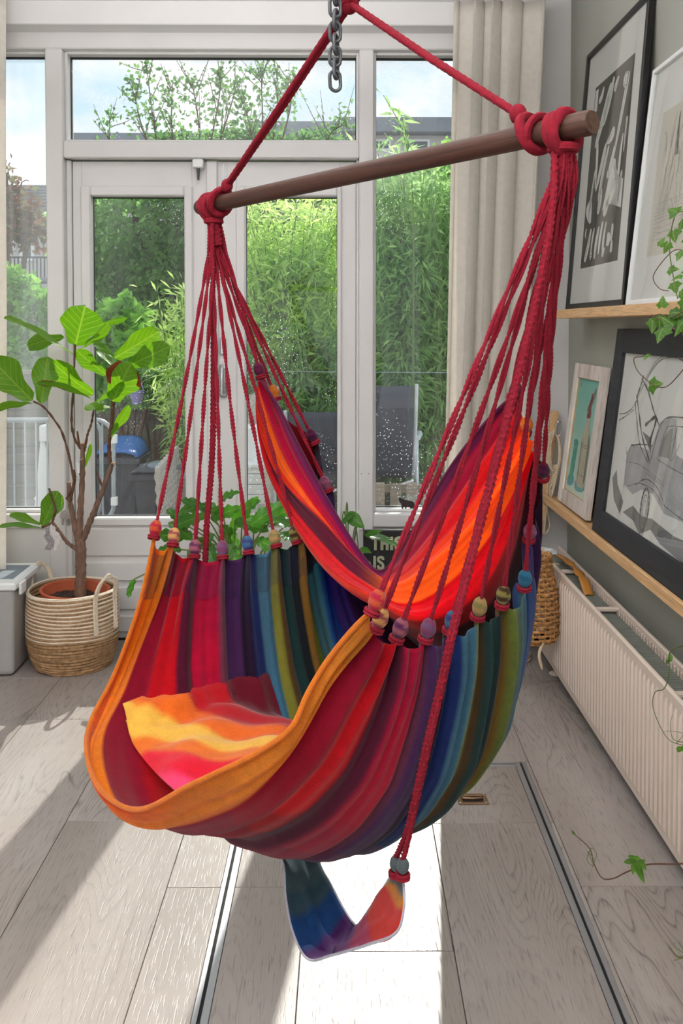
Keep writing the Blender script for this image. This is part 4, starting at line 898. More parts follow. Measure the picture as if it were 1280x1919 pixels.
def sheet(R, v0, v1, nv, name, mat, parent, colf, amp=.009, thick=.0016, edge=True, hem_=True, flip=False):
    G = []; D = None; VV = np.linspace(v0, v1, nv)
    for v in VV: P, D = pleat(R, v, nv, edge); G.append(P)
    G = np.array(G); dU = np.gradient(G, axis=1); dV = np.gradient(G, axis=0); Nn = np.cross(dU, dV); Nn /= np.linalg.norm(Nn, axis=2, keepdims=True)+1e-12
    r = np.random.default_rng(3); ph = r.random(8)*6.28
    wgt = (.34+1.1*np.exp(-D/.2))*(1-np.exp(-D/.012)*.4)
    f = np.cos(2*math.pi*VV)*.55+.35*np.sin(2*math.pi*VV*2.0+.7)+.25*np.sin(2*math.pi*VV*3.3+ph[0])
    W = np.arange(NU)/(NU-1)
    wob = np.sin(VV[:, None]*4.1+W[None]*9+ph[1])*.35+np.sin(VV[:, None]*7.7-W[None]*14+ph[2])*.25
    env = np.clip(np.minimum(VV-v0, 1)*2, 0, 1)[:, None] if v0 == 0 else 1.0
    G = G+Nn*((f[:, None]*wgt[None]+wob*.35)*amp*env)[..., None]
    cols = np.array([[colf(v, u) for u in W] for v in VV]); cols = np.concatenate([cols, np.ones(cols.shape[:2]+(1,))], 2)
    b = MB(); b.grid([[tuple(p) for p in row] for row in G], flip)
    o = b.build(name, m[mat], parent, colors=cols, ang=0)
    if thick: s_ = o.modifiers.new('thick', 'SOLIDIFY'); s_.thickness = thick; s_.offset = 0
    if hem_:                                       # doubled border bands at both strung edges
        for q, sl in ((0, slice(1, 13)), (1, slice(NU-13, NU-1))):
            B_ = G[:, sl]+Nn[:, sl]*.0022; b = MB(); b.grid([[tuple(p) for p in row] for row in B_], flip); cc_ = cols[:, sl].copy(); cc_[..., :3] *= .62; cc_[..., 2] += .012  # colour darkened for the light a double layer holds back
            o2 = b.build('border_band', m['cloth_thick'], o, colors=cc_, ang=0)
    return o, G, Nn
def colseat(v, u):
    c = np.array(stripes(DYE_SHADE, v))
    if v < 1.0: f = min(max((u-.40)/.10, 0), 1); c = c*(1-f)+np.array(lin((196, 132, 46)))*f  # backlight painted in: orange at the left end, plain mustard at the right
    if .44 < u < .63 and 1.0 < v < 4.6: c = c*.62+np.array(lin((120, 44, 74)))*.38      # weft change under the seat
    return c
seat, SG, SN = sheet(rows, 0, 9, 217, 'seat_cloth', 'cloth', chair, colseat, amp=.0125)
seat['label'] = 'deep striped seat sling in orange, red, purple, blue and green'
b = MB(); hemP = [Vector(p) for p in SG[0]]; b.tube(hemP, .004, 8); o = b.build('seat_hem', m['cloth_thick'], chair, colors=[(*lin((206, 118, 34)), 1)]*(len(hemP)*8))
# back sheet
S0 = xrow([(487, 760, .12), (500, 860, .10), (545, 965, .07), (600, 1052, .03), (655, 1105, .0), (715, 1134, -.005), (780, 1166, .01), (848, 1154, .05), (912, 1104, .10), (955, 1010, .16), (985, 890, .22), (1000, 850, .235)], bottom=.5)
S2 = xrow([(484, 726, .09), (491, 800, .085), (514, 872, .075), (550, 922, .065), (604, 978, .05), (655, 1036, .04), (706, 1080, .03), (752, 1096, .015), (820, 1050, .04), (888, 985, .08), (945, 900, .13), (978, 835, .17), (986, 800, .18)], bottom=.5)
S4 = xrow([(487, 702, .06), (520, 752, .07), (562, 836, .08), (612, 932, .085), (665, 1022, .085), (708, 1072, .08), (742, 1046, .085), (790, 970, .095), (850, 872, .11), (905, 800, .13), (945, 755, .145), (964, 742, .15)], bottom=.5)
S1 = (S0+S2)/2; S3 = (S2+S4)/2; W = np.arange(NU)/(NU-1); sag = np.sin(np.pi*W)[:, None]*np.array([[0, 0, -1]])
S3 = S3+sag*.018; S1 = S1+sag*.0+np.array(tuple(-BK))*np.sin(np.pi*W)[:, None]*.012
brow = [rows[8], rows[9], S0, S1, S2, S3, S4]
LPAL = [(0, (54, 12, 30)), (1.15, (120, 16, 34)), (1.6, (196, 18, 34)), (2.05, (206, 60, 24)), (2.35, (206, 22, 36)), (3.2, (104, 14, 48)), (3.98, (212, 56, 24)), (4.3, (232, 120, 28)), (4.95, (206, 18, 38)), (5.1, (184, 16, 66)), (5.6, (136, 28, 96)), (5.9, (84, 22, 70)), (6.1, (84, 22, 70))]
RPAL = [(0, (40, 10, 28)), (1.2, (64, 8, 22)), (1.75, (160, 8, 30)), (2.1, (220, 14, 34)), (3.05, (236, 112, 26)), (4.15, (222, 72, 22)), (4.6, (206, 24, 30)), (5.3, (168, 22, 60)), (5.75, (104, 24, 70)), (6.1, (80, 20, 60))]
LPAL = [(v, lin(c)) for v, c in LPAL]; RPAL = [(v, lin(c)) for v, c in RPAL]  # dark opening entries carry the seat's interior shadow on as colour
def colback(v, u):
    f = min(max((u-.44)/.14, 0), 1); f = f*f*(3-2*f); return np.array(stripes(LPAL, v))*(1-f)+np.array(stripes(RPAL, v))*f
back, BG, BN = sheet(brow, 1, 6, 121, 'back_cloth', 'cloth', chair, colback, amp=.006, edge=False, hem_=False)
back['label'] = 'sagging back sling in orange, red and purple'
b = MB(); P = [Vector(p) for p in BG[-1]]; b.tube(P, .003, 6); b.build('back_hem', m['cloth_thick'], chair, colors=[(*lin((96, 20, 66)), 1)]*(len(P)*6))
# cushion in the seat
SGf = SG[:, 20:-20].reshape(-1, 3); SGf = SGf[SGf[:, 2] < .95]
def floor_z(x, y):
    d2 = (SGf[:, 0]-x)**2+(SGf[:, 1]-y)**2; k_ = np.argpartition(d2, 4)[:4]; return float(SGf[k_, 2].max())
cu = MB(); N1, N2 = 49, 37; cols = []
CP = [(0, (96, 10, 30)), (.16, (170, 16, 26)), (.34, (214, 96, 24)), (.46, (222, 170, 66)), (.58, (214, 104, 26)), (.66, (206, 18, 44)), (.76, (226, 60, 104)), (.88, (176, 104, 190)), (.95, (196, 40, 70)), (1.2, (120, 20, 60))]; CP = [(v, lin(c)) for v, c in CP]
for sgn in (1, -1):
    G = []
    for j in range(N2):
        row = []
        for i in range(N1):
            a, c = i/(N1-1)*2-1, j/(N2-1)*2-1; e_ = (max(0, 1-abs(a)**3.2)*max(0, 1-abs(c)**3.2))**.5
            s = a*(.238-.02*c*c)-.034; t = -.178+c*.165*(1-.12*a*a); wr = .006*math.sin(9*a+5*c)+.004*math.sin(17*a-8*c+1)+.010*math.exp(-((a-.2-.4*c)/.16)**2)
            z = .675+.012*abs(a)**2+(.022 if sgn > 0 else -.03)*e_+(wr*e_ if sgn > 0 else 0)-.035*c*c*(1 if c > 0 else 0)+.0*a
            row.append(tuple(L3(t, s, z)))
            if 1: cols.append((*stripes(CP, min(1.15, max(0, .49+.45*(a*.62-c*.66)+.02*math.sin(5*a+3*c))), .012), 1))
        G.append(row)
    for row in G:
        for i, q in enumerate(row): row[i] = (q[0], q[1], max(q[2], min(floor_z(q[0], q[1])+.010, .728) if sgn > 0 else min(floor_z(q[0], q[1])+.004, .705)))
    cu.grid(G, sgn < 0)
cush = cu.build('cushion', m['pillow'], None, colors=cols, ang=0)
tag(cush, 'rumpled striped cushion lying in the hammock seat, yellow and pink uppermost', 'cushion')
# foot rest sling, hung from the same bar by two long ropes
fr = thing('foot_rest', 'blue to red striped foot rest sling hanging under the hammock chair', 'foot rest', tuple(loc(620, 1790, -.1)))
A = [L3(-.09, -.30, .56), L3(-.1, -.2, .505), L3(-.11, -.1, .472)]+[loc(*p) for p in ((530, 1616, -.12), (536, 1680, -.12), (549, 1745, -.125), (577, 1797, -.13), (622, 1790, -.125), (690, 1770, -.12), (742, 1748, -.11), (757, 1700, -.1), (756, 1650, -.09))]
Cc = [L3(-.07, -.30, .57), L3(-.04, -.2, .515), L3(-.02, -.1, .488)]+[loc(*p) for p in ((598, 1616, -.03), (619, 1656, -.03), (641, 1698, -.035), (662, 1730, -.04), (672, 1732, -.045), (692, 1704, -.05), (714, 1672, -.06), (730, 1646, -.07), (742, 1632, -.08))]
A = crom(A, 90); Cc = crom(Cc, 90); G = []; cols = []
FP = [(0, (150, 140, 90)), (.06, (92, 110, 112)), (.20, (84, 104, 112)), (.335, (70, 94, 106)), (.40, (44, 82, 134)), (.50, (84, 44, 104)), (.60, (128, 66, 134)), (.66, (176, 60, 110)), (.73, (206, 62, 50)), (.88, (206, 148, 62)), (.93, (112, 126, 124)), (1.1, (112, 126, 124))]; FP = [(v, lin(c)) for v, c in FP]
for i in range(90):
    row = []; v = i/89
    for j in range(13):
        u = j/12; p = A[i].lerp(Cc[i], u); sagz = -.018*math.sin(math.pi*u)*math.sin(math.pi*min(1, v*1.05))+.010*math.exp(-((u-.5)/.07)**2)*math.sin(math.pi*v)+.004*math.sin(30*v+9*u)*(v > .7)
        row.append(p+Vector((0, 0, sagz))); cols.append((*stripes(FP, v+.03*(u-.5), .012), 1))
    G.append(row)
b = MB(); b.grid(G); o = b.build('sling', m['cloth'], fr, colors=cols, ang=0); s_ = o.modifiers.new('t', 'SOLIDIFY'); s_.thickness = .002
for E in (A, Cc):
    b = MB(); b.tube(E, .0022, 6); b.build('edge_seam', m['cloth_thick'], fr, colors=[(.55, .55, .62, 1)]*(90*6))
def footrope(end, P, name='rope'):
    b = MB(); rope(b, crom(P, 24), .0042, 2, .019, .34, 7, .004); b.build(name, m['rope'], fr)
K1, K2 = loc(742, 1618, -.085), loc(755, 1622, -.095)
for K in (K1, K2):
    b = MB(); b.ball(K, (.010, .010, .013), 12, 8); b.build('fabric_knot', m['cloth_thick'], fr, colors=[(*lin((96, 106, 110)), 1)]*(12*9)); b = MB()
    for q in (0, 1): b.tube([K+Vector((math.cos(a)*.009, math.sin(a)*.009, -.014-.005*q)) for a in np.linspace(0, 6.283, 13)[:-1]], .003, 6, closed=True)
    b.build('knot_lashing', m['rope'], fr)
for dx, K in ((-3, K1), (3, K2)):
    footrope(1, [K+Vector((0, 0, .01)), loc(767+dx, 1550, -.10), loc(800+dx, 1400, -.115), loc(832+dx, 1260, -.115), loc(850+dx, 1176, -.115), loc(905+dx, 960, -.08), loc(975+dx*.7, 690, -.05), loc(1032+dx*.5, 420, -.03), GR+BK*-.012+Vector((0, 0, .06))])
KL_ = L3(-.08, -.305, .575)
for dx in (-.004, .004):
    footrope(0, [KL_+AX*dx, L3(-.09, -.36, .80)+AX*dx, L3(-.09, -.36, .98)+AX*dx, L3(-.05, -.40, 1.2)+AX*dx, GL+BK*-.012+Vector((0, 0, .05))])
# chain
ch = thing('chain', 'grey galvanised steel chain hanging above the crimson apex knot', 'chain', (APEX.x, APEX.y, ZC))
def link(c, ax, side, L=.034, w_=.0095, r=.0032):
    b = MB(); P = []; ax = ax.normalized(); side = (side-ax*side.dot(ax)).normalized(); h = L/2-w_
    for k in range(9): a = math.pi*k/8; P.append(c+ax*(h+w_*math.sin(a))+side*(w_*math.cos(a)))
    for k in range(9): a = math.pi+math.pi*k/8; P.append(c+ax*(-h+w_*math.sin(a))+side*(w_*math.cos(a)))
    b.tube(P, r, 8, closed=True); b.build('link', m['steel'], ch)
top = at(640, -40, APEX.y); n_l = int((ZC-APEX.z-.06)/.0255)
for k in range(n_l+1):
    z = APEX.z+.062+.0255*k; link(Vector((APEX.x-.004, APEX.y, z)), Vector((0, 0, 1)), Vector((1, 0, 0)) if k % 2 else Vector((.3, 1, 0)))
dx = (628-655)/1700*APEX.y
for k in range(13):
    p = at(628, 152-23*k, APEX.y-.03)
    link(p+Vector((.0012*(k % 2), 0, 0)), Vector((.04*((k % 3)-1), 0, 1)), Vector((1, .3, 0)) if k % 2 == 0 else Vector((.35, 1, 0)))
b = MB(); zt = at(628, 152-23*13, APEX.y-.03).z; b.tube([(APEX.x-.025, APEX.y-.03, zt), (APEX.x-.004, APEX.y, zt+.02)], .004, 8); b.build('shackle_pin', m['steel'], ch)
b = MB(); b.lathe([(.03, ZC-.004), (.03, ZC-.001)], 20, (APEX.x-.004, APEX.y, 0)); b.tube([(APEX.x-.004+.014*math.cos(a), APEX.y, ZC-.02+.016*math.sin(a)) for a in np.linspace(0, 6.283, 17)[:-1]], .004, 8, closed=True); b.build('ceiling_hook', m['steel'], ch)
# ------------------------------------------------------------------ right wall: ledges, pictures, radiator
def ledge(label, y0, y1, z, group=None):
    t = thing('picture_ledge', label, 'shelf', (1.0, (y0+y1)/2, z), group)
    boxes('shelf_board', m['bamboo'], [((.945, y0, z-.036), (XR-.012, y1, z-.012))], t, .002)
    boxes('front_lip', m['bamboo'], [((.93, y0, z-.036), (.945, y1, z))], t, .002)
    boxes('back_strip', m['bamboo'], [((XR-.012, y0, z-.036), (XR, y1, z+.03))], t, .002)
    return t
ZU, ZL = 1.489, .683
ledge('bamboo upper wall ledge on its far half, under the black framed linocut', 3.052, 3.76, ZU)
ledge('bamboo upper wall ledge on its near half, under the white framed sketch', 1.75, 3.048, ZU)
ledge('bamboo lower wall ledge on its far half, under the white distressed frame', 3.052, 3.98, ZL)
ledge('bamboo lower wall ledge on its near half, under the big charcoal frame', 1.75, 3.048, ZL)
def picture(label, cat, Xb, Yl, zb, w_, h_, lean, bw, dp, fm, glass=True, paper='paper'):
    a = math.asin(lean/h_); u = Vector((0, -1, 0)); v = Vector((math.sin(a), 0, math.cos(a))); n = u.cross(v)
    M4 = Matrix((u, v, n)).transposed().to_4x4(); M4.translation = Vector((Xb, Yl, zb))
    t = thing('framed_picture', label, cat, M4=M4)
    for lo, hi in (((0, 0, -dp), (bw, h_, 0)), ((w_-bw, 0, -dp), (w_, h_, 0)), ((bw, 0, -dp), (w_-bw, bw, 0)), ((bw, h_-bw, -dp), (w_-bw, h_, 0))):
        boxes('frame_bar', m[fm], [(lo, hi)], t, .0015)
    boxes('sheet', m[paper], [((bw*.8, bw*.8, -dp*.7), (w_-bw*.8, h_-bw*.8, -dp*.55))], t, .0003)
    boxes('backing', m['ink'], [((bw*.5, bw*.5, -dp), (w_-bw*.5, h_-bw*.5, -dp*.75))], t, .0003)
    if glass: boxes('glass', m['glass_clean'], [((bw*.8, bw*.8, -dp*.3), (w_-bw*.8, h_-bw*.8, -dp*.25))], t, .0002)
    return t, -dp*.55
def local(o): return o
def poly(b, pts, z, th=.0003): b.prism(pts, th, Matrix.Translation((0, 0, z)))
def stroke(b, pts, w_, z, closed=False):
    P = [Vector((x, y, 0)) for x, y in pts]; P = crom(P, max(8, 5*len(P))) if len(P) > 2 else P
    L, R_ = [], []
    for i in range(len(P)):
        t = (P[min(i+1, len(P)-1)]-P[max(i-1, 0)]).normalized(); n = Vector((-t.y, t.x, 0)); k = w_/2*(.7+.3*math.sin(i*1.7)); L.append(P[i]+n*k+Vector((0, 0, z))); R_.append(P[i]-n*k+Vector((0, 0, z)))
    b.grid([L, R_], True)
def blobshape(cx, cy, L, w0, w1, ang, k=0.0, n=20):
    P = []; ca, sa = math.cos(ang), math.sin(ang)
    for i in range(n):
        a = 2*math.pi*i/n; x = math.cos(a)*L/2; f = (x/L+.5); wd = (w0*(1-f)+w1*f)/2; y = math.copysign(abs(math.sin(a))**.6, math.sin(a))*wd+k*math.sin(math.pi*f)
        P.append((cx+x*ca-y*sa, cy+x*sa+y*ca))
    return P
# black framed linocut
t1, z1_ = picture('tall black framed black and white linocut of tools leaning on the upper ledge', 'picture', .957, 3.715, ZU, .735, 1.035, .080, .022, .022, 'black_paint')
b = MB(); x0, x1, y0, y1 = .135, .60, .16, .87; poly(b, [(x0, y0), (x1, y0), (x1, y1), (x0, y1)], z1_); b.build('print_ground', m['ink'], t1, smooth=False)
r = random.Random(4); b = MB(); zz = z1_+.0005
W_ = lambda u, v: (x0+(x1-x0)*u, y0+(y1-y0)*v)
SH_ = [(.30, .80, .42, .05, .06, 55), (.42, .86, .30, .05, .04, 60), (.78, .72, .52, .02, .045, 70), (.62, .52, .20, .05, .02, 62), (.55, .66, .16, .02, .06, 20), (.36, .52, .30, .03, .05, 62), (.45, .48, .34, .045, .03, 68), (.86, .52, .26, .03, .02, 84), (.90, .36, .2, .035, .03, 80),
       (.22, .55, .30, .02, .04, 96), (.16, .40, .30, .028, .02, 78), (.14, .30, .16, .11, .03, -60), (.40, .34, .16, .04, .05, 80), (.60, .30, .14, .05, .03, 50), (.17, .12, .22, .045, .03, 66), (.30, .12, .20, .02, .025, 80), (.42, .12, .20, .035, .03, 76), (.52, .14, .2, .025, .03, 78), (.62, .14, .18, .035, .02, 80), (.72, .12, .08, .045, .045, 84), (.80, .15, .1, .03, .03, 84), (.62, .06, .06, .03, .03, 60), (.28, .06, .05, .03, .03, 0), (.82, .07, .045, .05, .05, 0), (.09, .19, .06, .02, .02, 80), (.2, .93, .12, .04, .03, 40), (.6, .92, .1, .04, .02, 45), (.84, .9, .09, .06, .06, 80), (.93, .62, .2, .015, .025, 86)]
for (u, v, L, a_, c_, g) in SH_: cx_, cy_ = W_(u, v); poly(b, blobshape(cx_, cy_, L*.62, a_*.9, c_*.9, math.radians(g), r.uniform(-.01, .01)), zz, .0002)
poly(b, [W_(.50, .28), W_(.66, .54), W_(.74, .52), W_(.90, .27), W_(.97, .26), W_(.97, .40), W_(.88, .41), W_(.70, .30)][::1], zz, .0002)
poly(b, [W_(.02, .86), W_(.10, .86), W_(.10, .98), W_(.02, .98)], zz, .0002)
b.build('print_shapes', m['paper'], t1, smooth=False)
b = MB(); zz += .0004
for (u, v, L, a_, c_, g) in SH_[::2]: cx_, cy_ = W_(u, v); d = L*.22; ca, sa = math.cos(math.radians(g)), math.sin(math.radians(g)); stroke(b, [(cx_-ca*d, cy_-sa*d), (cx_+.004, cy_), (cx_+ca*d, cy_+sa*d)], .004, zz)
for q in range(6): cx_, cy_ = W_(.70+.035*(q % 3), .38+.03*(q//3)); stroke(b, [(cx_+.006*math.cos(a), cy_+.009*math.sin(a)) for a in np.linspace(0, 6.3, 9)], .002, zz)
for q in (.46, .52): cx_, cy_ = W_(.55, q); stroke(b, [(cx_+.018*math.cos(a), cy_+.026*math.sin(a)) for a in np.linspace(0, 6.3, 11)], .006, zz)
cx_, cy_ = W_(.84, .9); stroke(b, [(cx_-.014, cy_-.02), (cx_+.014, cy_-.018), (cx_+.016, cy_+.02), (cx_-.012, cy_+.018), (cx_-.014, cy_-.02)], .004, zz)
b.build('print_lines', m['ink'], t1, smooth=False)
# white framed sketch
t2, z2_ = picture('white framed pale sketch of a tower on the near part of the upper ledge', 'picture', .957, 2.955, ZU, .56, .765, .082, .016, .02, 'white_plastic')
b = MB(); poly(b, [(.12, .15), (.44, .15), (.44, .60), (.12, .60)], z2_, .0004); b.build('drawing_sheet', m['paper_cream'], t2, smooth=False)
b = MB(); r = random.Random(8)
for k in range(46):
    x = r.gauss(.27, .055); y = r.uniform(.22, .48); stroke(b, [(x, y), (x+r.uniform(-.012, .012), y+.03), (x+r.uniform(-.02, .02), y+r.uniform(.05, .1))], r.uniform(.001, .003), z2_+.0008)
for k in range(14): x = .27+r.uniform(-.02, .02); stroke(b, [(x, .44), (x*.6+.27*.4, .50), (.27+r.uniform(-.004, .004), .57)], .002, z2_+.0008)
for k in range(10): y = .2+.012*k; stroke(b, [(.14+.01*r.random(), y), (.25, y+r.uniform(-.01, .01)), (.40, y+r.uniform(-.01, .01))], .0012, z2_+.0008)
b.build('pencil_lines', m['wash_dark'], t2, smooth=False)
# distressed white frame with a painted siphon
t3, z3_ = picture('distressed white framed painting of a siphon bottle and a green glass on the lower ledge', 'picture', .962, 3.845, ZL, .425, .588, .074, .058, .023, 'white_wash' if 'white_wash' in m else 'white_paint', False)
m_bg = NT('sea_green_paint'); v = m_bg.coord('Object'); s_ = m_bg.n('ShaderNodeSeparateXYZ', {0: v}); f_ = m_bg.math('MULTIPLY', s_.outputs[1], 1.7); nn = m_bg.noise(v, 9, 3)
m['sea_green'] = m_bg.done(m_bg.pbr(m_bg.ramp(m_bg.math('ADD', f_, m_bg.math('MULTIPLY', nn, .25)), [(.18, lin((196, 204, 190))), (.42, lin((164, 196, 184))), (.9, lin((122, 178, 164)))]), .7))
b = MB(); poly(b, [(.056, .056), (.369, .056), (.369, .532), (.056, .532)], z3_, .0006); b.build('painted_ground', m['sea_green'], t3, smooth=False)
def lathe2d(cx, prof): return [(cx+r_*1.22, y) for r_, y in prof]+[(cx-r_*1.22, y) for r_, y in prof[::-1]]
m['siphon'] = plain('dull_silver_paint', (168, 164, 144), .5, var=.15, scale=14); m['siphon_dark'] = plain('dark_siphon_paint', (116, 112, 100), .6, var=.1); m['siphon_head'] = plain('maroon_paint', (122, 66, 66), .6, var=.25, scale=40); m['glass_green'] = plain('green_glass_paint', (84, 158, 140), .5, var=.3, scale=30); m['teal_shadow'] = plain('teal_shadow_paint', (104, 160, 164), .7, var=.1)
zz = z3_+.0008
b = MB(); poly(b, blobshape(.255, .105, .14, .05, .05, .1), zz); poly(b, blobshape(.12, .105, .10, .05, .04, .15), zz); b.build('painted_shade', m['teal_shadow'], t3, smooth=False)
b = MB(); poly(b, lathe2d(.26, [(.03, .098), (.048, .112), (.05, .14), (.05, .27), (.045, .305), (.026, .345), (.02, .375), (.018, .39)]), zz+.0006); b.build('painted_bottle', m['siphon'], t3, smooth=False)
b = MB(); poly(b, [(.30, .112), (.317, .14), (.317, .27), (.309, .30), (.294, .32), (.298, .27), (.298, .13)], zz+.0012)
for y in (.272, .262, .150): stroke(b, [(.202, y+.004), (.26, y-.005), (.318, y+.002)], .003, zz+.0012)
poly(b, [(.211, .14), (.216, .13), (.217, .29), (.212, .27)], zz+.0012); b.build('painted_bottle_shade', m['siphon_dark'], t3, smooth=False)
b = MB(); poly(b, [(.235, .375), (.232, .392), (.243, .40), (.244, .43), (.258, .455), (.262, .475), (.276, .478), (.284, .455), (.276, .42), (.282, .40), (.285, .385), (.278, .378)], zz+.0008); poly(b, [(.258, .455), (.236, .42), (.226, .402), (.23, .40), (.246, .425), (.262, .45)], zz+.0012)
b.build('painted_siphon_head', m['siphon_head'], t3, smooth=False)
b = MB(); poly(b, [(.272, .44), (.284, .478), (.300, .50), (.312, .498), (.316, .48), (.300, .455), (.284, .43)], zz+.0004); b.build('painted_lever', m['siphon_dark'], t3, smooth=False)
b = MB(); poly(b, [(.092, .112), (.106, .106), (.136, .106), (.148, .112), (.158, .25), (.162, .268), (.14, .278), (.112, .276), (.100, .266), (.106, .24)], zz+.0006); b.build('painted_glass', m['glass_green'], t3, smooth=False)
b = MB(); 
for q in ((.102, .262, .128, .274, .153, .264), (.102, .262, .128, .254, .153, .264)): stroke(b, [(q[0], q[1]), (q[2], q[3]), (q[4], q[5])], .003, zz+.0014)
for x in (.078, .090): stroke(b, [(x, .505), (x+.007, .505)], .0022, zz); stroke(b, [(x, .494), (x+.007, .494)], .0022, zz); stroke(b, [(x+.001, .494), (x+.001, .505)], .0016, zz); stroke(b, [(x+.006, .494), (x+.006, .505)], .0016, zz)
b.build('painted_marks', m['ink'], t3, smooth=False)
boxes('inner_slip', m['cut_wood'], framebox(0, 0, 0, 0, 0, 0, 0, 0, 0, 0)[:0] or [((.055, .055, z3_), (.060, .533, z3_+.006)), ((.365, .055, z3_), (.370, .533, z3_+.006)), ((.055, .528, z3_), (.37, .533, z3_+.006)), ((.055, .055, z3_), (.37, .060, z3_+.006))], t3, .001)
# charcoal frame with the car drawing
t4, z4_ = picture('large charcoal wood framed pencil drawing of an old car on the lower ledge', 'picture', .945, 3.27, ZL, 1.05, .735, .087, .085, .027, 'charcoal_wood')
zz = z4_+.0004; X0, Y0 = .085, .085
def W4(u, v): return (X0+.88*u, Y0+.565*v)
b = MB(); poly(b, [W4(.03, .22), W4(.07, .28), W4(.10, .20), W4(.19, .12), W4(.17, .04), W4(.08, .10)], zz); b.build('wash_shape', m['wash_dark'], t4, smooth=False)
b = MB(); poly(b, [W4(.16, .40), W4(.20, .47), W4(.40, .47), W4(.46, .64), W4(.56, .68), W4(.60, .68), W4(.64, .50), W4(.90, .46), W4(.98, .38), W4(.98, .24), W4(.90, .20), W4(.60, .18), W4(.48, .25), W4(.36, .24), W4(.28, .19), W4(.18, .22)], zz); b.build('car_body_wash', m['wash'], t4, smooth=False)
b = MB(); poly(b, [W4(.20, .06), W4(.30, .13), W4(.40, .10), W4(.50, .12), W4(.70, .10), W4(.98, .12), W4(.98, .02), W4(.80, .0), W4(.60, .02), W4(.50, .06), W4(.40, .0), W4(.32, .05)], zz+.0003); b.build('ground_wash', m['wash_dark'], t4, smooth=False)
b = MB(); zz += .0006
for L, w_ in [([(.02, .62), (.10, .64), (.18, .70), (.26, .84), (.36, .96), (.50, 1.0), (.66, .96), (.80, .84), (.92, .68)], .003), ([(.26, .86), (.36, .98), (.52, 1.01), (.70, .95)], .002), ([(.02, .58), (.10, .62), (.18, .67)], .003), ([(.20, .74), (.30, .54), (.42, .40)], .008), ([(.18, .72), (.28, .50), (.40, .40)], .004),
              ([(.22, .86), (.30, .80), (.38, .70), (.46, .62)], .007), ([(.19, .74), (.22, .82), (.24, .88)], .010), ([(.32, .60), (.42, .66), (.38, .50)], .010), ([(.42, .42), (.46, .60), (.54, .68), (.80, .70), (.96, .66)], .005), ([(.48, .44), (.52, .60), (.58, .64), (.80, .66)], .003), ([(.48, .44), (.70, .42), (.84, .44)], .003), ([(.60, .46), (.62, .64)], .003), ([(.70, .44), (.73, .66)], .003),
              ([(.18, .20), (.17, .34), (.20, .46)], .003), ([(.20, .46), (.32, .49), (.42, .50)], .004), ([(.20, .36), (.34, .37), (.56, .33)], .002), ([(.22, .22), (.34, .27), (.48, .27), (.58, .22)], .003), ([(.30, .25), (.40, .31), (.52, .29), (.60, .22)], .004), ([(.60, .22), (.80, .20), (.98, .22)], .003), ([(.52, .56), (.60, .46), (.66, .56)], .002), ([(.54, .48), (.60, .58)], .002), ([(.84, .44), (.92, .40), (.97, .30)], .003), ([(.15, .44), (.16, .40), (.17, .42)], .003)]:
    stroke(b, [W4(*q) for q in L], w_*1.4, zz)
cx_, cy_ = W4(.42, .145)
for R_, w_ in ((.058, .012), (.040, .004), (.024, .003)): stroke(b, [(cx_+.6*R_*math.cos(a), cy_+1.15*R_*math.sin(a)) for a in np.linspace(0, 6.4, 15)], w_, zz+.0003)
cx_, cy_ = W4(.84, .145)
for R_, w_ in ((.058, .012), (.036, .004)): stroke(b, [(cx_+.75*R_*math.cos(a), cy_+1.1*R_*math.sin(a)) for a in np.linspace(0, 6.4, 15)], w_, zz+.0003)
for k in range(9): x, y = W4(.40+.02*k, .335-.003*k); poly(b, [(x, y), (x+.004, y), (x+.004, y+.007), (x, y+.007)], zz)
b.build('pencil_lines', m['pencil'], t4, smooth=False)
b = MB(); poly(b, [W4(.30, .56), W4(.40, .54), W4(.41, .46)], zz-.0003); poly(b, [W4(.50, .55), W4(.56, .62), W4(.585, .63), W4(.59, .47), W4(.49, .46)], zz-.0002); b.build('window_wash', m['wash_dark'], t4, smooth=False)
# radiator
RX0, RX1, RY0, RY1, RZ0, RZ1 = .885, .992, 1.72, 3.9, .045, .468
rad = thing('radiator', 'cream double panel radiator with vertical flutes along the right wall', 'radiator', (RX0+.05, (RY0+RY1)/2, 0))
def flutes(x, y0, y1, z0, z1, sgn, parent, name):
    ys = []; n = int((y1-y0)/.0335); p = (y1-y0)/n; G = []
    zz_ = [z0, z0+.006, z0+.028, z0+.042, z1-.042, z1-.028, z1-.006, z1]; hz = [-.006, 0, 0, 1, 1, 0, 0, -.006]
    for zi, hv in zip(zz_, hz):
        row = []
        for k in range(n):
            for f, h in ((0, 0), (.14, 1), (.5, 1), (.64, 0), (.82, 0)):
                row.append(Vector((x-sgn*(.0055*h if hv == 1 else 0)+(-sgn*hv if hv < 0 else 0), y0+(k+f)*p, zi)))
        row.append(Vector((x+(-sgn*hv if hv < 0 else 0), y1, zi))); G.append(row)
    b = MB(); b.grid(G, sgn < 0)
    b.box((x+sgn*.004 if sgn > 0 else x-.010, y0, z0), (x+.012 if sgn > 0 else x-.004, y1, z1), .003)
    return b.build(name, m['cream_enamel'], parent, ang=30)
flutes(RX0, RY0, RY1, RZ0, RZ1, 1, rad, 'front_panel')
boxes('back_panel', m['cream_enamel'], [((RX1-.012, RY0, RZ0), (RX1, RY1, RZ1))], rad, .004)
b = MB()
n = int((RY1-RY0-.04)/.0125)
for k in range(n):
    y = RY0+.02+k*.0125; b.box((RX0+.016, y, RZ0+.02), (RX1-.016, y+.0075, RZ1-.03), .001)
o = b.build('convector_fins', m['fin'], rad, smooth=False); stuff(o)
b = MB()
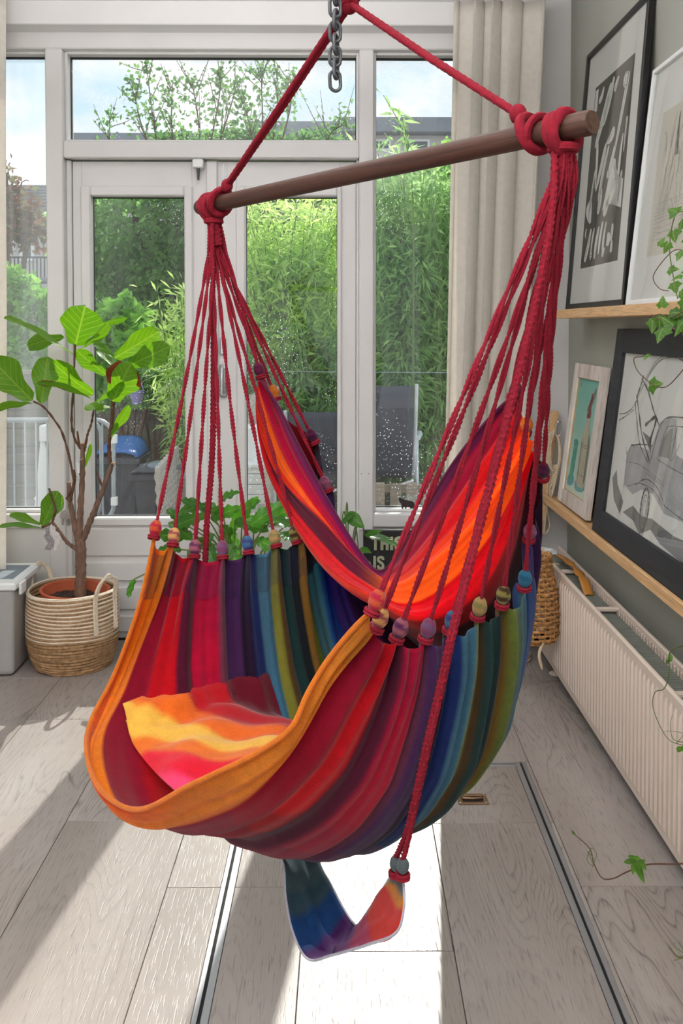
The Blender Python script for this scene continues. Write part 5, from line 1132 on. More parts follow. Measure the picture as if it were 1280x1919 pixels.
for k in range(int((RY1-RY0-.04)/.025)):
    y = RY0+.02+k*.025
    for x in (RX0+.0165, RX1-.0165): b.box((x-.0018, y, RZ1-.032), (x+.0018, y+.010, RZ1-.014), .0005)
stuff(b.build('comb_teeth', m['cream_enamel'], rad, smooth=False))
for y in (3.55, 3.07, 2.35, 1.95): boxes('cross_bracket', m['cream_enamel'], [((RX0+.012, y-.011, RZ1-.022), (RX1-.01, y+.011, RZ1-.010))], rad, .002)
for y in (3.66, 2.1):
    b = MB(); b.tube([(RX0+.03, y, .006), (RX0+.03, y, RZ0+.03)], .008, 12); b.lathe([(.026, 0), (.026, .004), (.02, .008), (.009, .01)], 20, (RX0+.03, y, 0)); b.build('foot', m['cream_enamel'], rad)
b = MB(); b.tube([(RX1-.03, 3.89, .44), (RX1-.03, 3.925, .44), (RX1-.08, 3.945, .44), (RX1-.14, 3.945, .44)], [.012, .012, .014, .02], 14); b.build('valve_body', m['white_plastic'], rad)
b = MB(); b.lathe([(.001, 0), (.020, .002), (.024, .012), (.024, .05), (.018, .062), (.001, .064)], 20, (RX1-.12, 3.945, .47)); b.build('valve_knob', m['white_plastic'], rad)
# wooden scratcher lying on the radiator
pa, pb = atz(1046, 1040, RZ1+.004), atz(1104, 1100, RZ1+.004); d = (pb-pa); L = d.length; d.normalize(); sd = Vector((d.y, -d.x, 0)); b = MB(); G = []
for i in range(30):
    v = i/29; wd = .012+.006*math.sin(v*20)*(v > .3)*(v < .8)+.006*(v > .82); z = .004+.018*math.sin(math.pi*v)+(-.03*max(0, (v-.86)/.14)); c = pa+d*L*v
    G.append([c+sd*wd*q+Vector((0, 0, z-.003*abs(q))) for q in (-1, -.5, 0, .5, 1)])
b.grid(G); o = b.build('back_scratcher', m['horn'], None); s_ = o.modifiers.new('t', 'SOLIDIFY'); s_.thickness = .006
tag(o, 'caramel coloured wooden back scratcher lying on top of the radiator', 'scratcher')
# wicker basket hung at the end of the radiator
def woven(parent, name, prof, c, n=24, rows=19, r=.0060, mat='wicker', seed=1):
    b = MB(); zs_ = np.linspace(prof[0][1], prof[-1][1], rows); pr = np.array(prof)
    for k, z in enumerate(zs_):
        R_ = np.interp(z, pr[:, 1], pr[:, 0]); P = []
        for j in range(n*2): a = math.pi*j/n; q = R_+.006*math.sin(a*n/2+math.pi*(k % 2)); P.append((c[0]+q*math.cos(a), c[1]+q*math.sin(a), c[2]+z+.001*math.sin(a*5+k)))
        b.tube(P, r, 5, closed=True)
    return b.build(name, m[mat], parent)
wc = at(1000, 1125, 3.42); wt = thing('wicker_basket', 'golden woven wicker basket hanging beside the radiator behind the hammock', 'basket', (wc.x, wc.y, wc.z-.17)); wc = Vector((.79, 3.5, .0)); zb0, zb1 = fz(1198, 3.5), fz(1045, 3.5)
prof = [(.070, zb0), (.088, zb0+.02), (.090, zb0+.10), (.082, zb0+.2), (.066, zb1-.06), (.058, zb1)]
woven(wt, 'woven_body', prof, wc); b = MB()
for k in range(24):
    a = 2*math.pi*k/24; b.tube([(wc.x+r_*math.cos(a), wc.y+r_*math.sin(a), z) for r_, z in prof], .003, 5)
b.lathe([(.001, zb0+.002), (.068, zb0+.002)], 22, (wc.x, wc.y, 0)); b.build('stakes', m['wicker'], wt)
b = MB()
for q in range(3): b.tube([(wc.x+(.060+.002*q)*math.cos(a), wc.y+(.060+.002*q)*math.sin(a), zb1+.004*q+.003*math.sin(9*a+2*q)) for a in np.linspace(0, 6.283, 60)[:-1]], .005, 6, closed=True)
b.build('rim', m['wicker'], wt)
b = MB(); b.tube(crom([(wc.x+.02, wc.y-.07, zb0+.01), (wc.x+.0, wc.y-.085, zb0-.03), (wc.x+.012, wc.y-.085, zb0-.09)], 10), [.006]*8+[.005, .003], 8); b.build('cloth_tie', m['hank'], wt)
b = MB(); b.tube(crom([(wc.x, wc.y, zb1), (wc.x+.04, wc.y+.16, zb1+.03), (RX0-.004, wc.y+.12, RZ1+.01), (RX0+.03, wc.y+.12, RZ1-.006)], 14), .003, 6); b.build('hanging_cord', m['hank'], wt)
# stick with rope hank in the corner
st = thing('hammock_stick', 'flat wooden stick with a hank of cream cord leaning in the window corner', 'stick', (.97, 3.95, ZL)); 
pa, pb = at(1012, 1000, 3.99), at(1040, 770, 4.0); beam('stick', pa, pb, .034, .018, m['bamboo'], st)
b = MB(); r = random.Random(12)
for k in range(16):
    x = r.uniform(-1, 1); w_ = 12+r.uniform(-3, 4); y1_ = 905+r.uniform(-40, 40); P = [at(1040+2*x, 806, 3.94), at(1040-w_+4*x, 830+6*x, 3.92-.01*r.random()), at(1036-w_*.6+8*x, 870+10*x, 3.93), at(1034+6*x, y1_, 3.94), at(1042+w_*.5, 868, 3.92), at(1044+w_*.3, 828, 3.93), at(1040+2*x, 806, 3.94)]
    rope(b, crom(P, 40), .0038, 2, .02, .3, 6, .006)
P = [at(1030, 880, 3.92), at(1024, 940, 3.94), at(1030, 985, 3.95), at(1020, 1000, 3.95), at(1024, 960, 3.93)]; rope(b, crom(P, 30), .0038, 2, .02, .3, 6, .006)
b.build('cord_hank', m['hank'], st)
c0 = at(1047, 803, 3.93); b = MB(); b.tube([c0+Vector((.011*math.cos(a), -.004*math.sin(a), .032*math.sin(a))) for a in np.linspace(0, 6.283, 25)[:-1]], .0034, 8, closed=True); b.build('carabiner', m['chrome'], st)
b = MB(); r = random.Random(3)
for k in range(9): R_ = .05+.008*r.uniform(-1, 1); z = .008+.007*(k//2); cx_, cy_ = .79+r.uniform(-.01, .01), 3.83+r.uniform(-.01, .01); rope(b, [(cx_+R_*math.cos(a), cy_+R_*.8*math.sin(a), z+.004*math.sin(3*a+k)) for a in np.linspace(0, 6.283, 40)], .0042, 2, .02, .3, 6, .006)
tag(b.build('rope_coil', m['hank'], None), 'coil of cream rope lying on the floor behind the hammock', 'rope')
# ------------------------------------------------------------------ fiddle leaf fig, pot and basket
bc = Vector((fx(132, 3.80), 3.80, 0)); bs = thing('storage_basket', 'two tone woven seagrass basket with loop handles holding the fig pot', 'basket', tuple(bc))
Rb = .186; rowsb = 27; H = .318; ov = lambda a: (1.0, .80)
def bprof(z): return Rb*(.80+.20*min(1, z/.13)**.6)*(1-.03*max(0, (z-.2)/.12))
def ring(b, z, r, n=72, ph=0, R_=None):
    R_ = R_ if R_ else bprof(z); b.tube([bc+Vector((R_*math.cos(a)*1.0, R_*.95*math.sin(a), z+.003*math.sin(a*2+z*30))) for a in np.linspace(0, 6.2832, n+1)[:-1]], r, 7, closed=True, rfun=lambda a, L: 1+.22*math.cos(2*(a-2*math.pi*L/.03)))
m['seagrass'] = plain('seagrass_coil', (176, 138, 98), .8, var=.45, scale=55, bump=.6); m['seagrass_pale'] = plain('pale_seagrass_coil', (168, 132, 96), .8, var=.35, scale=60, bump=.5); m['cotton_coil'] = plain('cream_cotton_coil', (232, 216, 194), .9, var=.15, scale=90, bump=.3)
k = 0; z = .008
while z < H-.004:
    b = MB(); ring(b, z, .0075); up_ = z > .135; b.build('coil', m['seagrass_pale' if up_ else 'seagrass'], bs)
    if up_:
        b = MB(); ring(b, z+.0075, .0042, R_=bprof(z)+.0035); b.build('cotton_coil', m['cotton_coil'], bs); z += .0155
    else: z += .0118
b = MB(); ring(b, H, .0065); b.build('rim', m['cotton_coil'], bs)
b = MB(); b.lathe([(.001, .004), (Rb*.78, .004)], 40, bc, Matrix.Diagonal((1, .95, 1)).to_3x3()); b.build('base', m['seagrass'], bs)
for s in (-1, 1):
    b = MB()
    for q in range(3):
        y = bc.y-.05+.012*q*0; off = .007*q
        P = []
        for yy, zz_ in ((-.055, H-.15), (-.055, H-.02), (-.05, H+.04), (-.02, H+.075), (.02, H+.075), (.05, H+.04), (.055, H-.02), (.055, H-.15)):
            R_ = bprof(min(zz_, H))+.006+.004; x = s*math.sqrt(max(.0, 1-(yy/(R_*.97))**2))*R_; P.append(bc+Vector((x+s*(.012 if zz_ > H else 0)-s*off*.0+s*.0, yy+(off-.007)*(1 if yy > 0 else -1), zz_-(off-.007)*(.8 if zz_ > H+.05 else 0))))
        b.tube(crom(P, 40), .0048, 7, rfun=lambda a, L: 1+.15*math.cos(2*(a-2*math.pi*L/.03)))
    Rz = Matrix.Rotation(math.radians(-30), 3, 'Z'); b.v = [tuple(bc+Rz @ (Vector(q)-bc)) for q in b.v]; b.build('handle', m['cotton_coil'], bs)
pc = bc+Vector((-.005, -.005, 0)); pt = thing('terracotta_pot', 'terracotta pot of soil set inside the seagrass basket', 'pot', tuple(pc+Vector((0, 0, .02))))
Mt = Matrix.Rotation(math.radians(3), 3, 'Y'); b = MB(); zr = .318
b.lathe([(.09, .015), (.125, zr-.04), (.138, zr-.04), (.145, zr-.005), (.145, zr), (.139, zr+.004), (.132, zr), (.122, zr-.05), (.001, zr-.06)], 48, pc, Mt); b.build('pot', m['terracotta'], pt)
b = MB(); G = []; r = random.Random(5)
for j in range(13):
    R_ = .119*j/12; G.append([pc+Mt @ Vector((R_*math.cos(a), R_*math.sin(a), zr-.040+r.uniform(-.004, .004)+.006*(1-j/12))) for a in np.linspace(0, 2*math.pi, 41)])
b.grid(G); b.build('soil', m['soil'], pt)
b = MB()
for k_ in range(120):
    a = r.uniform(0, 6.28); R_ = .112*math.sqrt(r.random()); b.ball(pc+Vector((R_*math.cos(a), R_*math.sin(a), zr-.038)), (r.uniform(.003, .007), r.uniform(.003, .006), .003), 6, 4)
stuff(b.build('bark_chips', m['soil'], pt)); boxes('plant_tag', m['cut_wood'], [((pc.x-.03, pc.y-.10, zr-.06), (pc.x-.005, pc.y-.097, zr-.016))], pt, .001)
fig = thing('fiddle_leaf_fig', 'fiddle leaf fig with large bright leaves and three pruned stems in the basket', 'plant', (pc.x+.03, pc.y, zr-.04))
YF = 3.80
def F(px, py, dy=0.0): return at(px, py, YF+dy)
def branch(name, pts, r, mat='bark', n=10, knob=.12):
    P = crom([F(*p) for p in pts], 30); rr = [r[0]+(r[1]-r[0])*i/29 for i in range(30)]; b = MB(); rs = random.Random(len(pts)*7+int(pts[0][0])); ph = [rs.uniform(0, 6) for _ in range(4)]
    b.tube(P, [q*(1+knob*math.sin(i*1.9+ph[0])+knob*.6*math.sin(i*3.7+ph[1])) for i, q in enumerate(rr)], n, rfun=lambda a, L: 1+.07*math.sin(3*a+L*60)+.05*math.sin(5*a-L*110)); return b.build(name, m[mat], fig)
branch('trunk', [(150, 1128), (151, 1080), (152, 1035), (150, 1008)], (.0235, .0205), knob=.04)
def cutend(pt, r): b = MB(); b.ball(F(*pt), (r, r, r*.5), 10, 6); b.build('cut_end', m['cut_wood'], fig)
branch('branch', [(147, 1018), (138, 975), (131, 935), (129, 905)], (.013, .0085)); cutend((129, 904), .008)
branch('branch', [(150, 1018), (150, 970), (154, 900), (155, 832)], (.015, .0095)); cutend((155, 831), .009)
branch('branch', [(154, 1015, 0), (170, 975, -.02), (190, 925, -.05), (210, 870, -.06)], (.0135, .0095)); cutend((211, 868, -.06), .009)
branch('branch', [(150, 1032), (130, 1020, -.02), (110, 995, -.04), (98, 978, -.05)], (.009, .006))
for L in ([(155, 845), (141, 825, -.01), (134, 790, -.02), (137, 735, -.03), (139, 690, -.03), (141, 645, -.04)], [(158, 845), (164, 815, -.02), (172, 790, -.03), (178, 752, -.04)], [(206, 868, -.06), (203, 835, -.07), (208, 790, -.08), (210, 752, -.09)], [(208, 868, -.06), (206, 830, -.06), (212, 790, -.06), (214, 740, -.06)],
          [(130, 945), (138, 910, -.03), (133, 870, -.05), (118, 815, -.08), (104, 790, -.10), (82, 763, -.12), (62, 752, -.13)], [(98, 978, -.05), (104, 955, -.06), (98, 935, -.06), (92, 915, -.06)], [(78, 988, -.06), (90, 984, -.055), (98, 978, -.05)], [(150, 838), (147, 825, 0), (145, 808, 0)], [(193, 916, -.05), (187, 900, -.05), (181, 884, -.05)], [(125, 935), (140, 905, -.03), (139, 880, -.03)]):
    branch('twig', L, (.0054, .0040), 'twig', 7, .2)
def leaf(parent, base, tip, wd, mat, side=None, droop=.0, cup=.15, wav=.04, shape='fig', name='leaf', rim=None, nl=14, roll=0.0, holes=None):
    base = Vector(base); tip = Vector(tip); ax = tip-base; L = ax.length; ax.normalize()
    view = (CAM-base).normalized() if side is None else Vector(side).normalized()
    n = (view-ax*view.dot(ax)).normalized(); sd = ax.cross(n)
    if roll: R_ = Matrix.Rotation(math.radians(roll), 3, ax); n = R_ @ n; sd = R_ @ sd
    G, uv = [], []; ws = 9
    for i in range(nl+1):
        v = i/nl
        if shape == 'fig': wv = (.34+.66*min(1, v/.62)**1.1)*math.sqrt(max(0, 1-max(0, (v-.62)/.38)**2.4)) if v > .0 else .1; wv *= min(1, v/.08+.15); wv *= 1-.10*math.exp(-((v-.34)/.1)**2)
        elif shape == 'lance': wv = math.sin(math.pi*min(1, v*.97+.03))**.9
        else: wv = (math.sin(math.pi*v**.7))**.8
        c = base+ax*L*v+n*(L*droop*(-v*v+v*.9))
        row = []
        for j in range(ws):
            u = j/(ws-1)*2-1; w_ = wd*wv*(1+wav*math.sin(9*v+2.5*u)*abs(u))
            row.append(c+sd*u*w_+n*(cup*abs(u)**1.5*wd*wv*1.0+wav*wd*math.sin(11*v+(3 if u > 0 else 0))*u*u)); uv.append((u*.5*min(1, wv+.02)+.5, v))
        G.append(row)
    b = MB(); b.grid(G); o = b.build(name, m[mat], parent, uvs=uv, ang=0)
    if rim:
        b = MB(); e_ = [G[i][0] for i in range(rim[0], rim[1])]; q = [G[i][1].lerp(G[i][2], .2) for i in range(rim[0], rim[1])]; e2 = [G[i][8] for i in range(rim[2], rim[3])]; q2 = [G[i][7] for i in range(rim[2], rim[3])]
        up = n*.0012
        for A_, B_ in ((e_, q), (e2, q2)):
            if len(A_) > 1: b.grid([[p+up for p in A_], [p+up for p in B_]]); b.grid([[p-up for p in A_], [p-up for p in B_]], True)
        b.build('burnt_edge', m['burnt'], o)
    return o
KW = YF/FPX
LV = [((141, 648, -.04), (160, 573, -.10), 38, 0, 'fig', .1), ((187, 606, .02), (238, 596, .06), 10, 55, 'fig', .1), ((152, 653, -.04), (203, 607, -.16), 17, 60, 'fig', .15), ((141, 668, -.03), (9, 593, -.20), 24, 78, 'fig', .12), ((121, 632, .0), (50, 648, .10), 17, 20, 'fig', .2),
      ((61, 751, -.13), (-16, 672, -.15), 31, -18, 'fig', .12), ((62, 756, -.13), (-14, 770, -.28), 15, 62, 'fig', .2), ((77, 757, -.12), (89, 668, -.06), 24, 0, 'fig', .1), ((176, 740, -.04), (94, 676, -.10), 21, -28, 'fig', .2), ((202, 703, -.02), (142, 656, -.02), 17, -30, 'fig', .2), ((214, 671, -.06), (299, 620, .0), 24, 10, 'fig', .12), ((236, 688, -.07), (319, 649, -.12), 23, -5, 'fig', .15),
      ((211, 752, -.09), (246, 680, -.16), 33, -12, 'fig', .12), ((214, 670, -.06), (176, 641, .04), 9, 30, 'fig', .1), ((209, 684, -.05), (183, 656, .05), 9, 40, 'fig', .1), ((177, 754, -.05), (232, 716, -.14), 15, 62, 'fig', .15), ((176, 751, -.05), (70, 716, -.18), 15, 68, 'fig', .25), ((209, 764, -.09), (158, 766, -.15), 14, 58, 'fig', .15), ((209, 813, -.07), (242, 760, -.10), 11, 30, 'fig', .1), ((207, 822, -.06), (219, 792, -.10), 7, 45, 'fig', .1),
      ((79, 986, -.06), (109, 920, -.04), 20, 0, 'fig', .1), ((76, 984, -.06), (18, 963, -.02), 11, 40, 'fig', .1), ((80, 991, -.06), (-2, 986, -.16), 12, 66, 'fig', .2), ((159, 876, .0), (170, 832, -.02), 6, 40, 'fig', .1)]
for i, (a_, c_, w_, rl, shp, dr) in enumerate(LV):
    rim = (5, 14, 9, 14) if i == 12 else ((8, 14, 10, 14) if i == 16 else None)
    o = leaf(fig, F(*a_), F(*c_), w_*KW, 'fig', None, dr, .18, .09, 'fig', 'leaf', rim, 14, rl)
    if i == 12: o['label'] = 'leaf with a scorched brown edge'
# hanging squirrel and vial
def cutout(name, label, cat, pts, c, sc, th, mat, Yn=(0, -1, 0), flip=1):
    M4 = Matrix(((sc*flip, 0, 0, c[0]), (0, 0, -th/abs(th)*1, c[1]), (0, -sc, 0, c[2]), (0, 0, 0, 1)))
    b = MB(); cx_ = sum(p[0] for p in pts)/len(pts); cy_ = sum(p[1] for p in pts)/len(pts); n = len(pts)
    P = [(c[0]+(x-cx_)*sc*flip, c[2]-(y-cy_)*sc) for x, y in pts]
    vs = [(x, c[1], z) for x, z in P]+[(x, c[1]+th, z) for x, z in P]; fs = [tuple(range(n)), tuple(range(n, 2*n))[::-1]]+[(i, n+i, n+(i+1) % n, (i+1) % n) for i in range(n)]
    b.add(vs, fs); o = b.build(name, m[mat] if mat else None, None, smooth=False); return tag(o, label, cat)
m['fur_grey'] = plain('printed_grey_fur', (150, 142, 146), .8, var=.5, scale=120); m['fur_pale'] = plain('printed_pale_fur', (206, 200, 198), .8, var=.25, scale=160); m['fur_dark'] = plain('printed_dark_line', (62, 56, 62), .8)
SQ = [(83, 1030), (85, 1020), (90, 1016), (86, 1012), (82, 1006), (84, 1002), (88, 1004), (86, 999), (88, 996), (85, 993), (89, 991), (92, 994), (94, 997), (94, 990), (97, 986), (101, 986), (104, 990), (104, 996), (110, 999), (113, 1006), (113, 1016), (109, 1026), (104, 1032), (96, 1031), (92, 1028), (88, 1032)]
SQX = sum(p[0] for p in SQ)/len(SQ); SQY = sum(p[1] for p in SQ)/len(SQ); kq = 3.72/FPX
sq = thing('squirrel_ornament', 'flat grey squirrel ornament hanging from a low twig of the fig', 'ornament', tuple(at(SQX, SQY, 3.72)))
def flat(name, pts, Y_, th, mat, parent):
    P = [at(x, y, Y_) for x, y in pts]; n = len(P); vs = P+[p+Vector((0, th, 0)) for p in P]; b = MB(); b.add(vs, [tuple(range(n)), tuple(range(n, 2*n))[::-1]]+[(i, n+i, n+(i+1) % n, (i+1) % n) for i in range(n)]); return b.build(name, m[mat], parent, smooth=False)
flat('tail', [(97, 1028), (101, 1020), (102, 1012), (99, 1006), (97, 1000), (94, 990), (97, 986), (101, 986), (104, 990), (104, 996), (110, 999), (113, 1006), (113, 1016), (109, 1026), (104, 1032)], 3.722, .004, 'fur_pale', sq)
flat('body', [(83, 1030), (85, 1025), (90, 1018), (86, 1013), (82, 1006), (83, 1002), (86, 999), (85, 993), (87, 993), (89, 996), (91, 993), (92, 998), (93, 1003), (98, 1008), (101, 1015), (100, 1023), (96, 1030), (90, 1031)], 3.718, .004, 'fur_grey', sq)
for px, py, r_ in ((86.5, 1002.5, .0022), (92, 1012, .0016)):
    b = MB(); b.ball(at(px, py, 3.7175), (r_, .001, r_), 8, 6); b.build('eye' if py < 1005 else 'paw', m['fur_dark'], sq)
b = MB(); stroke(b, [(0, 0), (.01, .01)], .001, 0); b = MB(); b.tube([at(98, 986, 3.721), F(98, 978, -.05)], .0008, 5); b.build('thread', m['fur_dark'], sq)
vi = thing('glass_vial', 'slim clear glass vial tied to the middle stem of the fig', 'vial', tuple(at(146, 895, 3.77))); b = MB()
p0, p1 = at(145, 852, 3.775), at(148, 900, 3.775); b.tube([p0, p0.lerp(p1, .05), p0.lerp(p1, .8), p0.lerp(p1, .84), p0.lerp(p1, .95), p1], [.006, .0075, .0075, .010, .010, .004], 14); b.build('tube', m['acrylic'], vi)
b = MB(); b.tube([p0.lerp(p1, .3), p0.lerp(p1, .72)], .005, 10); b.build('label_strip', m['white_plastic'], vi); b = MB(); b.tube([p0.lerp(p1, .25)+Vector((0, -.008, 0)), p0.lerp(p1, .2)+Vector((.02, .01, .004))], .001, 5); b.build('tie', m['white_plastic'], vi)
# animal cut-outs at the windows
CAT = [(747, 934), (750, 932), (753, 934), (758, 936), (765, 938), (772, 939), (776, 942), (778, 948), (780, 956), (781, 960), (778, 960), (775, 954), (773, 951), (772, 956), (769, 960), (766, 959), (769, 954), (768, 950), (762, 950), (762, 957), (758, 957), (759, 952), (757, 949), (755, 956), (751, 956), (753, 951), (752, 944), (748, 940)]
ct = thing('panther_silhouette', 'dark brown walking panther cut-out standing on the right window sill', 'figurine', tuple(at(763, 960, 4.10))); flat('cutout', CAT, 4.098, .004, 'cat_black', ct)
o = boxes('acrylic_block', m['acrylic'], [((fx(745, 4.115), 4.108, fz(961, 4.115)), (fx(832, 4.115), 4.122, fz(929, 4.115)))], None, .001); tag(o, 'clear acrylic block behind the panther cut-out on the window sill', 'block')
BEAR = [(113, 962), (116, 958), (121, 956), (124, 958), (128, 956), (133, 957), (136, 962), (136, 972), (134, 980), (131, 980), (131, 973), (127, 972), (125, 976), (122, 976), (122, 970), (118, 972), (118, 984), (115, 984), (115, 974), (112, 970)]
bt = thing('animal_silhouette', 'pale grey animal cut-out fixed to the white post behind the fig stem', 'figurine', tuple(at(124, 970, 4.03))); flat('cutout', BEAR, 4.030, .007, 'cut_grey', bt)
# grey storage bin with white lid at the left
kb_ = 3.72; bx0, bx1 = fx(-120, kb_), fx(36, kb_); bt = thing('storage_bin', 'grey plastic storage bin with a white flip lid behind the left curtain', 'bin', ((bx0+bx1)/2, kb_, 0))
zt = fz(1090, kb_); b = MB(); y0, y1 = 3.62, 3.92; tp = .03
lo = [Vector((bx0+tp, y0+tp, .004)), Vector((bx1-tp*.5, y0+tp, .004)), Vector((bx1-tp*.5, y1-tp, .004)), Vector((bx0+tp, y1-tp, .004))]; hi = [Vector((bx0, y0, zt)), Vector((bx1, y0, zt)), Vector((bx1, y1, zt)), Vector((bx0, y1, zt))]
b.add(lo+hi, [(3, 2, 1, 0), (4, 5, 6, 7), (0, 1, 5, 4), (1, 2, 6, 5), (2, 3, 7, 6), (3, 0, 4, 7)]); o = b.build('body', m['grey_plastic'], bt, smooth=False); q = o.modifiers.new('b', 'BEVEL'); q.width = .02; q.segments = 4
b = MB(); b.box((bx0-.01, y0-.012, zt-.004), (bx1+.012, y1+.012, zt+.028), .008); o = b.build('lid', m['white_plastic'], bt, smooth=False)
boxes('lid_panel', m['slate_plastic'], [((bx0+.03, y0+.05, zt+.0275), (bx1-.02, y1-.04, zt+.031))], o, .002); boxes('catch', m['white_plastic'], [((bx1+.010, y0+.03, zt-.03), (bx1+.022, y0+.09, zt+.018))], o, .004)
# ------------------------------------------------------------------ plants and sign under the windows
def lobed(parent, base, tip, wd, mat, lobes=5, seed=0, droop=.15, roll=0.0, side=None):
    r = random.Random(seed); base = Vector(base); tip = Vector(tip); ax = tip-base; L = ax.length; ax.normalize(); view = Vector((0, -.75, .65)) if side is None else Vector(side); n = (view-ax*view.dot(ax)).normalized(); sd = ax.cross(n)
    if roll: R_ = Matrix.Rotation(math.radians(roll), 3, ax); n = R_ @ n; sd = R_ @ sd
    N = 26; G = []; uv = []
    for i in range(N+1):
        v = i/N; env = (math.sin(math.pi*min(1, v*.92+.06)))**.7*(1-.35*v); w_ = wd*env*(.62+.38*abs(math.sin(math.pi*lobes*v+.3))**.8); c = base+ax*L*v+n*(L*droop*(v*.8-v*v)); row = []
        for j in range(5): u = j/4*2-1; row.append(c+sd*u*w_+ax*(abs(u)*w_*.35)+n*(.16*abs(u)*w_+.004*math.sin(17*v)*u)); uv.append((u*.5+.5, v))
        G.append(row)
    b = MB(); b.grid(G); return b.build('leaf', m[mat], parent, uvs=uv, ang=0)
pp = Vector((fx(450, 3.72), 3.74, 0)); ph = thing('philodendron', 'bushy philodendron with lobed glossy leaves in a tall pot behind the hammock', 'plant', tuple(pp))
b = MB(); b.lathe([(.09, .0), (.12, .02), (.135, .36), (.14, .42), (.132, .42), (.12, .38), (.001, .37)], 36, pp); o = b.build('pot', m['grey_plastic'], ph); b = MB(); b.lathe([(.001, .376), (.121, .374)], 30, pp); b.build('soil', m['soil'], o)
LP = [((372, 950), (415, 962), 16), ((330, 985), (378, 968), 15), ((345, 1008), (300, 1002), 15), ((330, 965), (372, 950), 14), ((360, 1010), (325, 985), 14), ((395, 972), (440, 955), 15), ((430, 1000), (470, 945), 17), ((470, 985), (520, 950), 18), ((500, 975), (545, 985), 17), ((520, 1000), (556, 1012), 16), ((440, 975), (490, 990), 18), ((480, 1010), (520, 1030), 15), ((400, 1000), (360, 1035), 16), ((385, 1015), (400, 1052), 15), ((430, 1020), (445, 1055), 14), ((350, 985), (320, 960), 14), ((455, 960), (480, 942), 14), ((520, 965), (556, 950), 14), ((410, 940), (440, 925), 12), ((340, 1030), (305, 1030), 12), ((480, 960), (520, 975), 15), ((390, 955), (350, 940), 13), ((535, 985), (575, 975), 14), ((415, 985), (440, 1015), 16)]
for i, (a_, c_, w_) in enumerate(LP):
    r = random.Random(i); y_ = 3.70+r.uniform(-.10, .10); A = at(*a_, y_); B_ = at(*c_, y_-r.uniform(.0, .06)); lobed(ph, A, B_+(B_-A)*.25, w_*3.72/FPX*1.15, 'philo', 4, i, .25, r.uniform(-30, 30))
    b = MB(); s0 = pp+Vector((r.uniform(-.05, .05), r.uniform(-.04, .04), .37)); b.tube(crom([s0, s0.lerp(A, .5)+Vector((0, 0, .04)), A], 12), [.0035]*6+[.0028]*6, 6); b.build('stalk', m['stem'], ph)
A = at(252, 1085, 3.7); B_ = at(240, 1120, 3.66); lobed(ph, A, B_, .026, 'philo', 2, 77, .1, 30); b = MB(); b.tube(crom([pp+Vector((-.1, 0, .40)), pp+Vector((-.24, -.02, .46)), A], 14), .003, 6); b.build('stalk', m['stem'], ph)
p2 = Vector((fx(655, 3.88), 3.88, 0)); po = thing('pothos', 'pothos with two arching leaves in a pot beside the lettered sign', 'plant', tuple(p2))
b = MB(); b.lathe([(.06, 0), (.075, .01), (.09, .36), (.093, .40), (.085, .40), (.08, .37), (.001, .365)], 30, p2); b.build('pot', m['grey_plastic'], po)
for i, (a_, c_, w_, rl) in enumerate((((648, 962), (683, 990), 13, 20), ((684, 1004), (752, 1026), 15, -25), ((672, 1030), (696, 1036), 8, 0), ((684, 1004), (716, 995), 6, 20), ((640, 985), (665, 960), 8, 0))):
    A, B_ = at(*a_, 3.82), at(*c_, 3.78); leaf(po, A, B_, w_*3.8/FPX, 'philo', (0, -.6, .8), .25, .2, .05, 'heart', 'leaf', None, 12, rl); b = MB(); b.tube(crom([p2+Vector((0, 0, .37)), p2.lerp(A, .6)+Vector((0, 0, .28)), A], 12), .0028, 6); b.build('stalk', m['stem'], po)
sg = thing('lettered_sign', 'black sign board with pale block capitals standing under the right window', 'sign', (fx(740, 3.93), 3.93, 0)); Ys = 3.93
sz1 = fz(994, Ys); b = MB(); b.box((fx(681, Ys), Ys, .0), (fx(850, Ys), Ys+.02, sz1), .008); b.build('board', m['sign_black'], sg, smooth=False)
def glyph(ch_, px0, px1, py0, py1):
    x0, x1 = fx(px0, Ys), fx(px1, Ys); z1, z0 = fz(py0, Ys), fz(py1, Ys); w_, h_ = x1-x0, z1-z0; s = w_*.36; bb = []
    if ch_ == 'T': bb = [(0, h_*.80, w_, h_), ((w_-s)/2, 0, (w_+s)/2, h_*.8)]
    if ch_ == 'H': bb = [(0, 0, s, h_), (w_-s, 0, w_, h_), (s, h_*.4, w_-s, h_*.58)]
    if ch_ == 'I': bb = [(0, 0, w_, h_)]
    if ch_ == 'S': bb = None
    b = MB()
    if bb is not None:
        for q in bb: b.box((x0+q[0], Ys-.003, z0+q[1]), (x0+q[2], Ys+.002, z0+q[3]), .0006)
    else:
        P = [(w_*.82, h_*.70), (w_*.78, h_*.86), (w_*.5, h_*.91), (w_*.2, h_*.84), (w_*.17, h_*.68), (w_*.42, h_*.54), (w_*.72, h_*.42), (w_*.83, h_*.27), (w_*.74, h_*.13), (w_*.48, h_*.08), (w_*.2, h_*.14), (w_*.17, h_*.32)]
        Q = crom([Vector((x0+x, Ys-.003, z0+z)) for x, z in P], 40); L, R_ = [], []
        for i in range(40):
            t = (Q[min(i+1, 39)]-Q[max(i-1, 0)]).normalized(); nn = Vector((-t.z, 0, t.x)); k = w_*.17; L.append(Q[i]+nn*k); R_.append(Q[i]-nn*k)
        D_ = Vector((0, .004, 0)); b.grid([L, R_], True); b.grid([L, [p+D_ for p in L]]); b.grid([R_, [p+D_ for p in R_]], True)
    return b.build('letter', m['sign_letter'], sg, smooth=False)
for q in (('T', 697, 711, 1006, 1031), ('H', 713.5, 729, 1006, 1031), ('I', 731.5, 737.5, 1006, 1031), ('S', 740, 757, 1006, 1031), ('I', 700, 705, 1042, 1067), ('S', 707, 721, 1042, 1067), ('I', 738, 744, 1042, 1067)): glyph(*q)
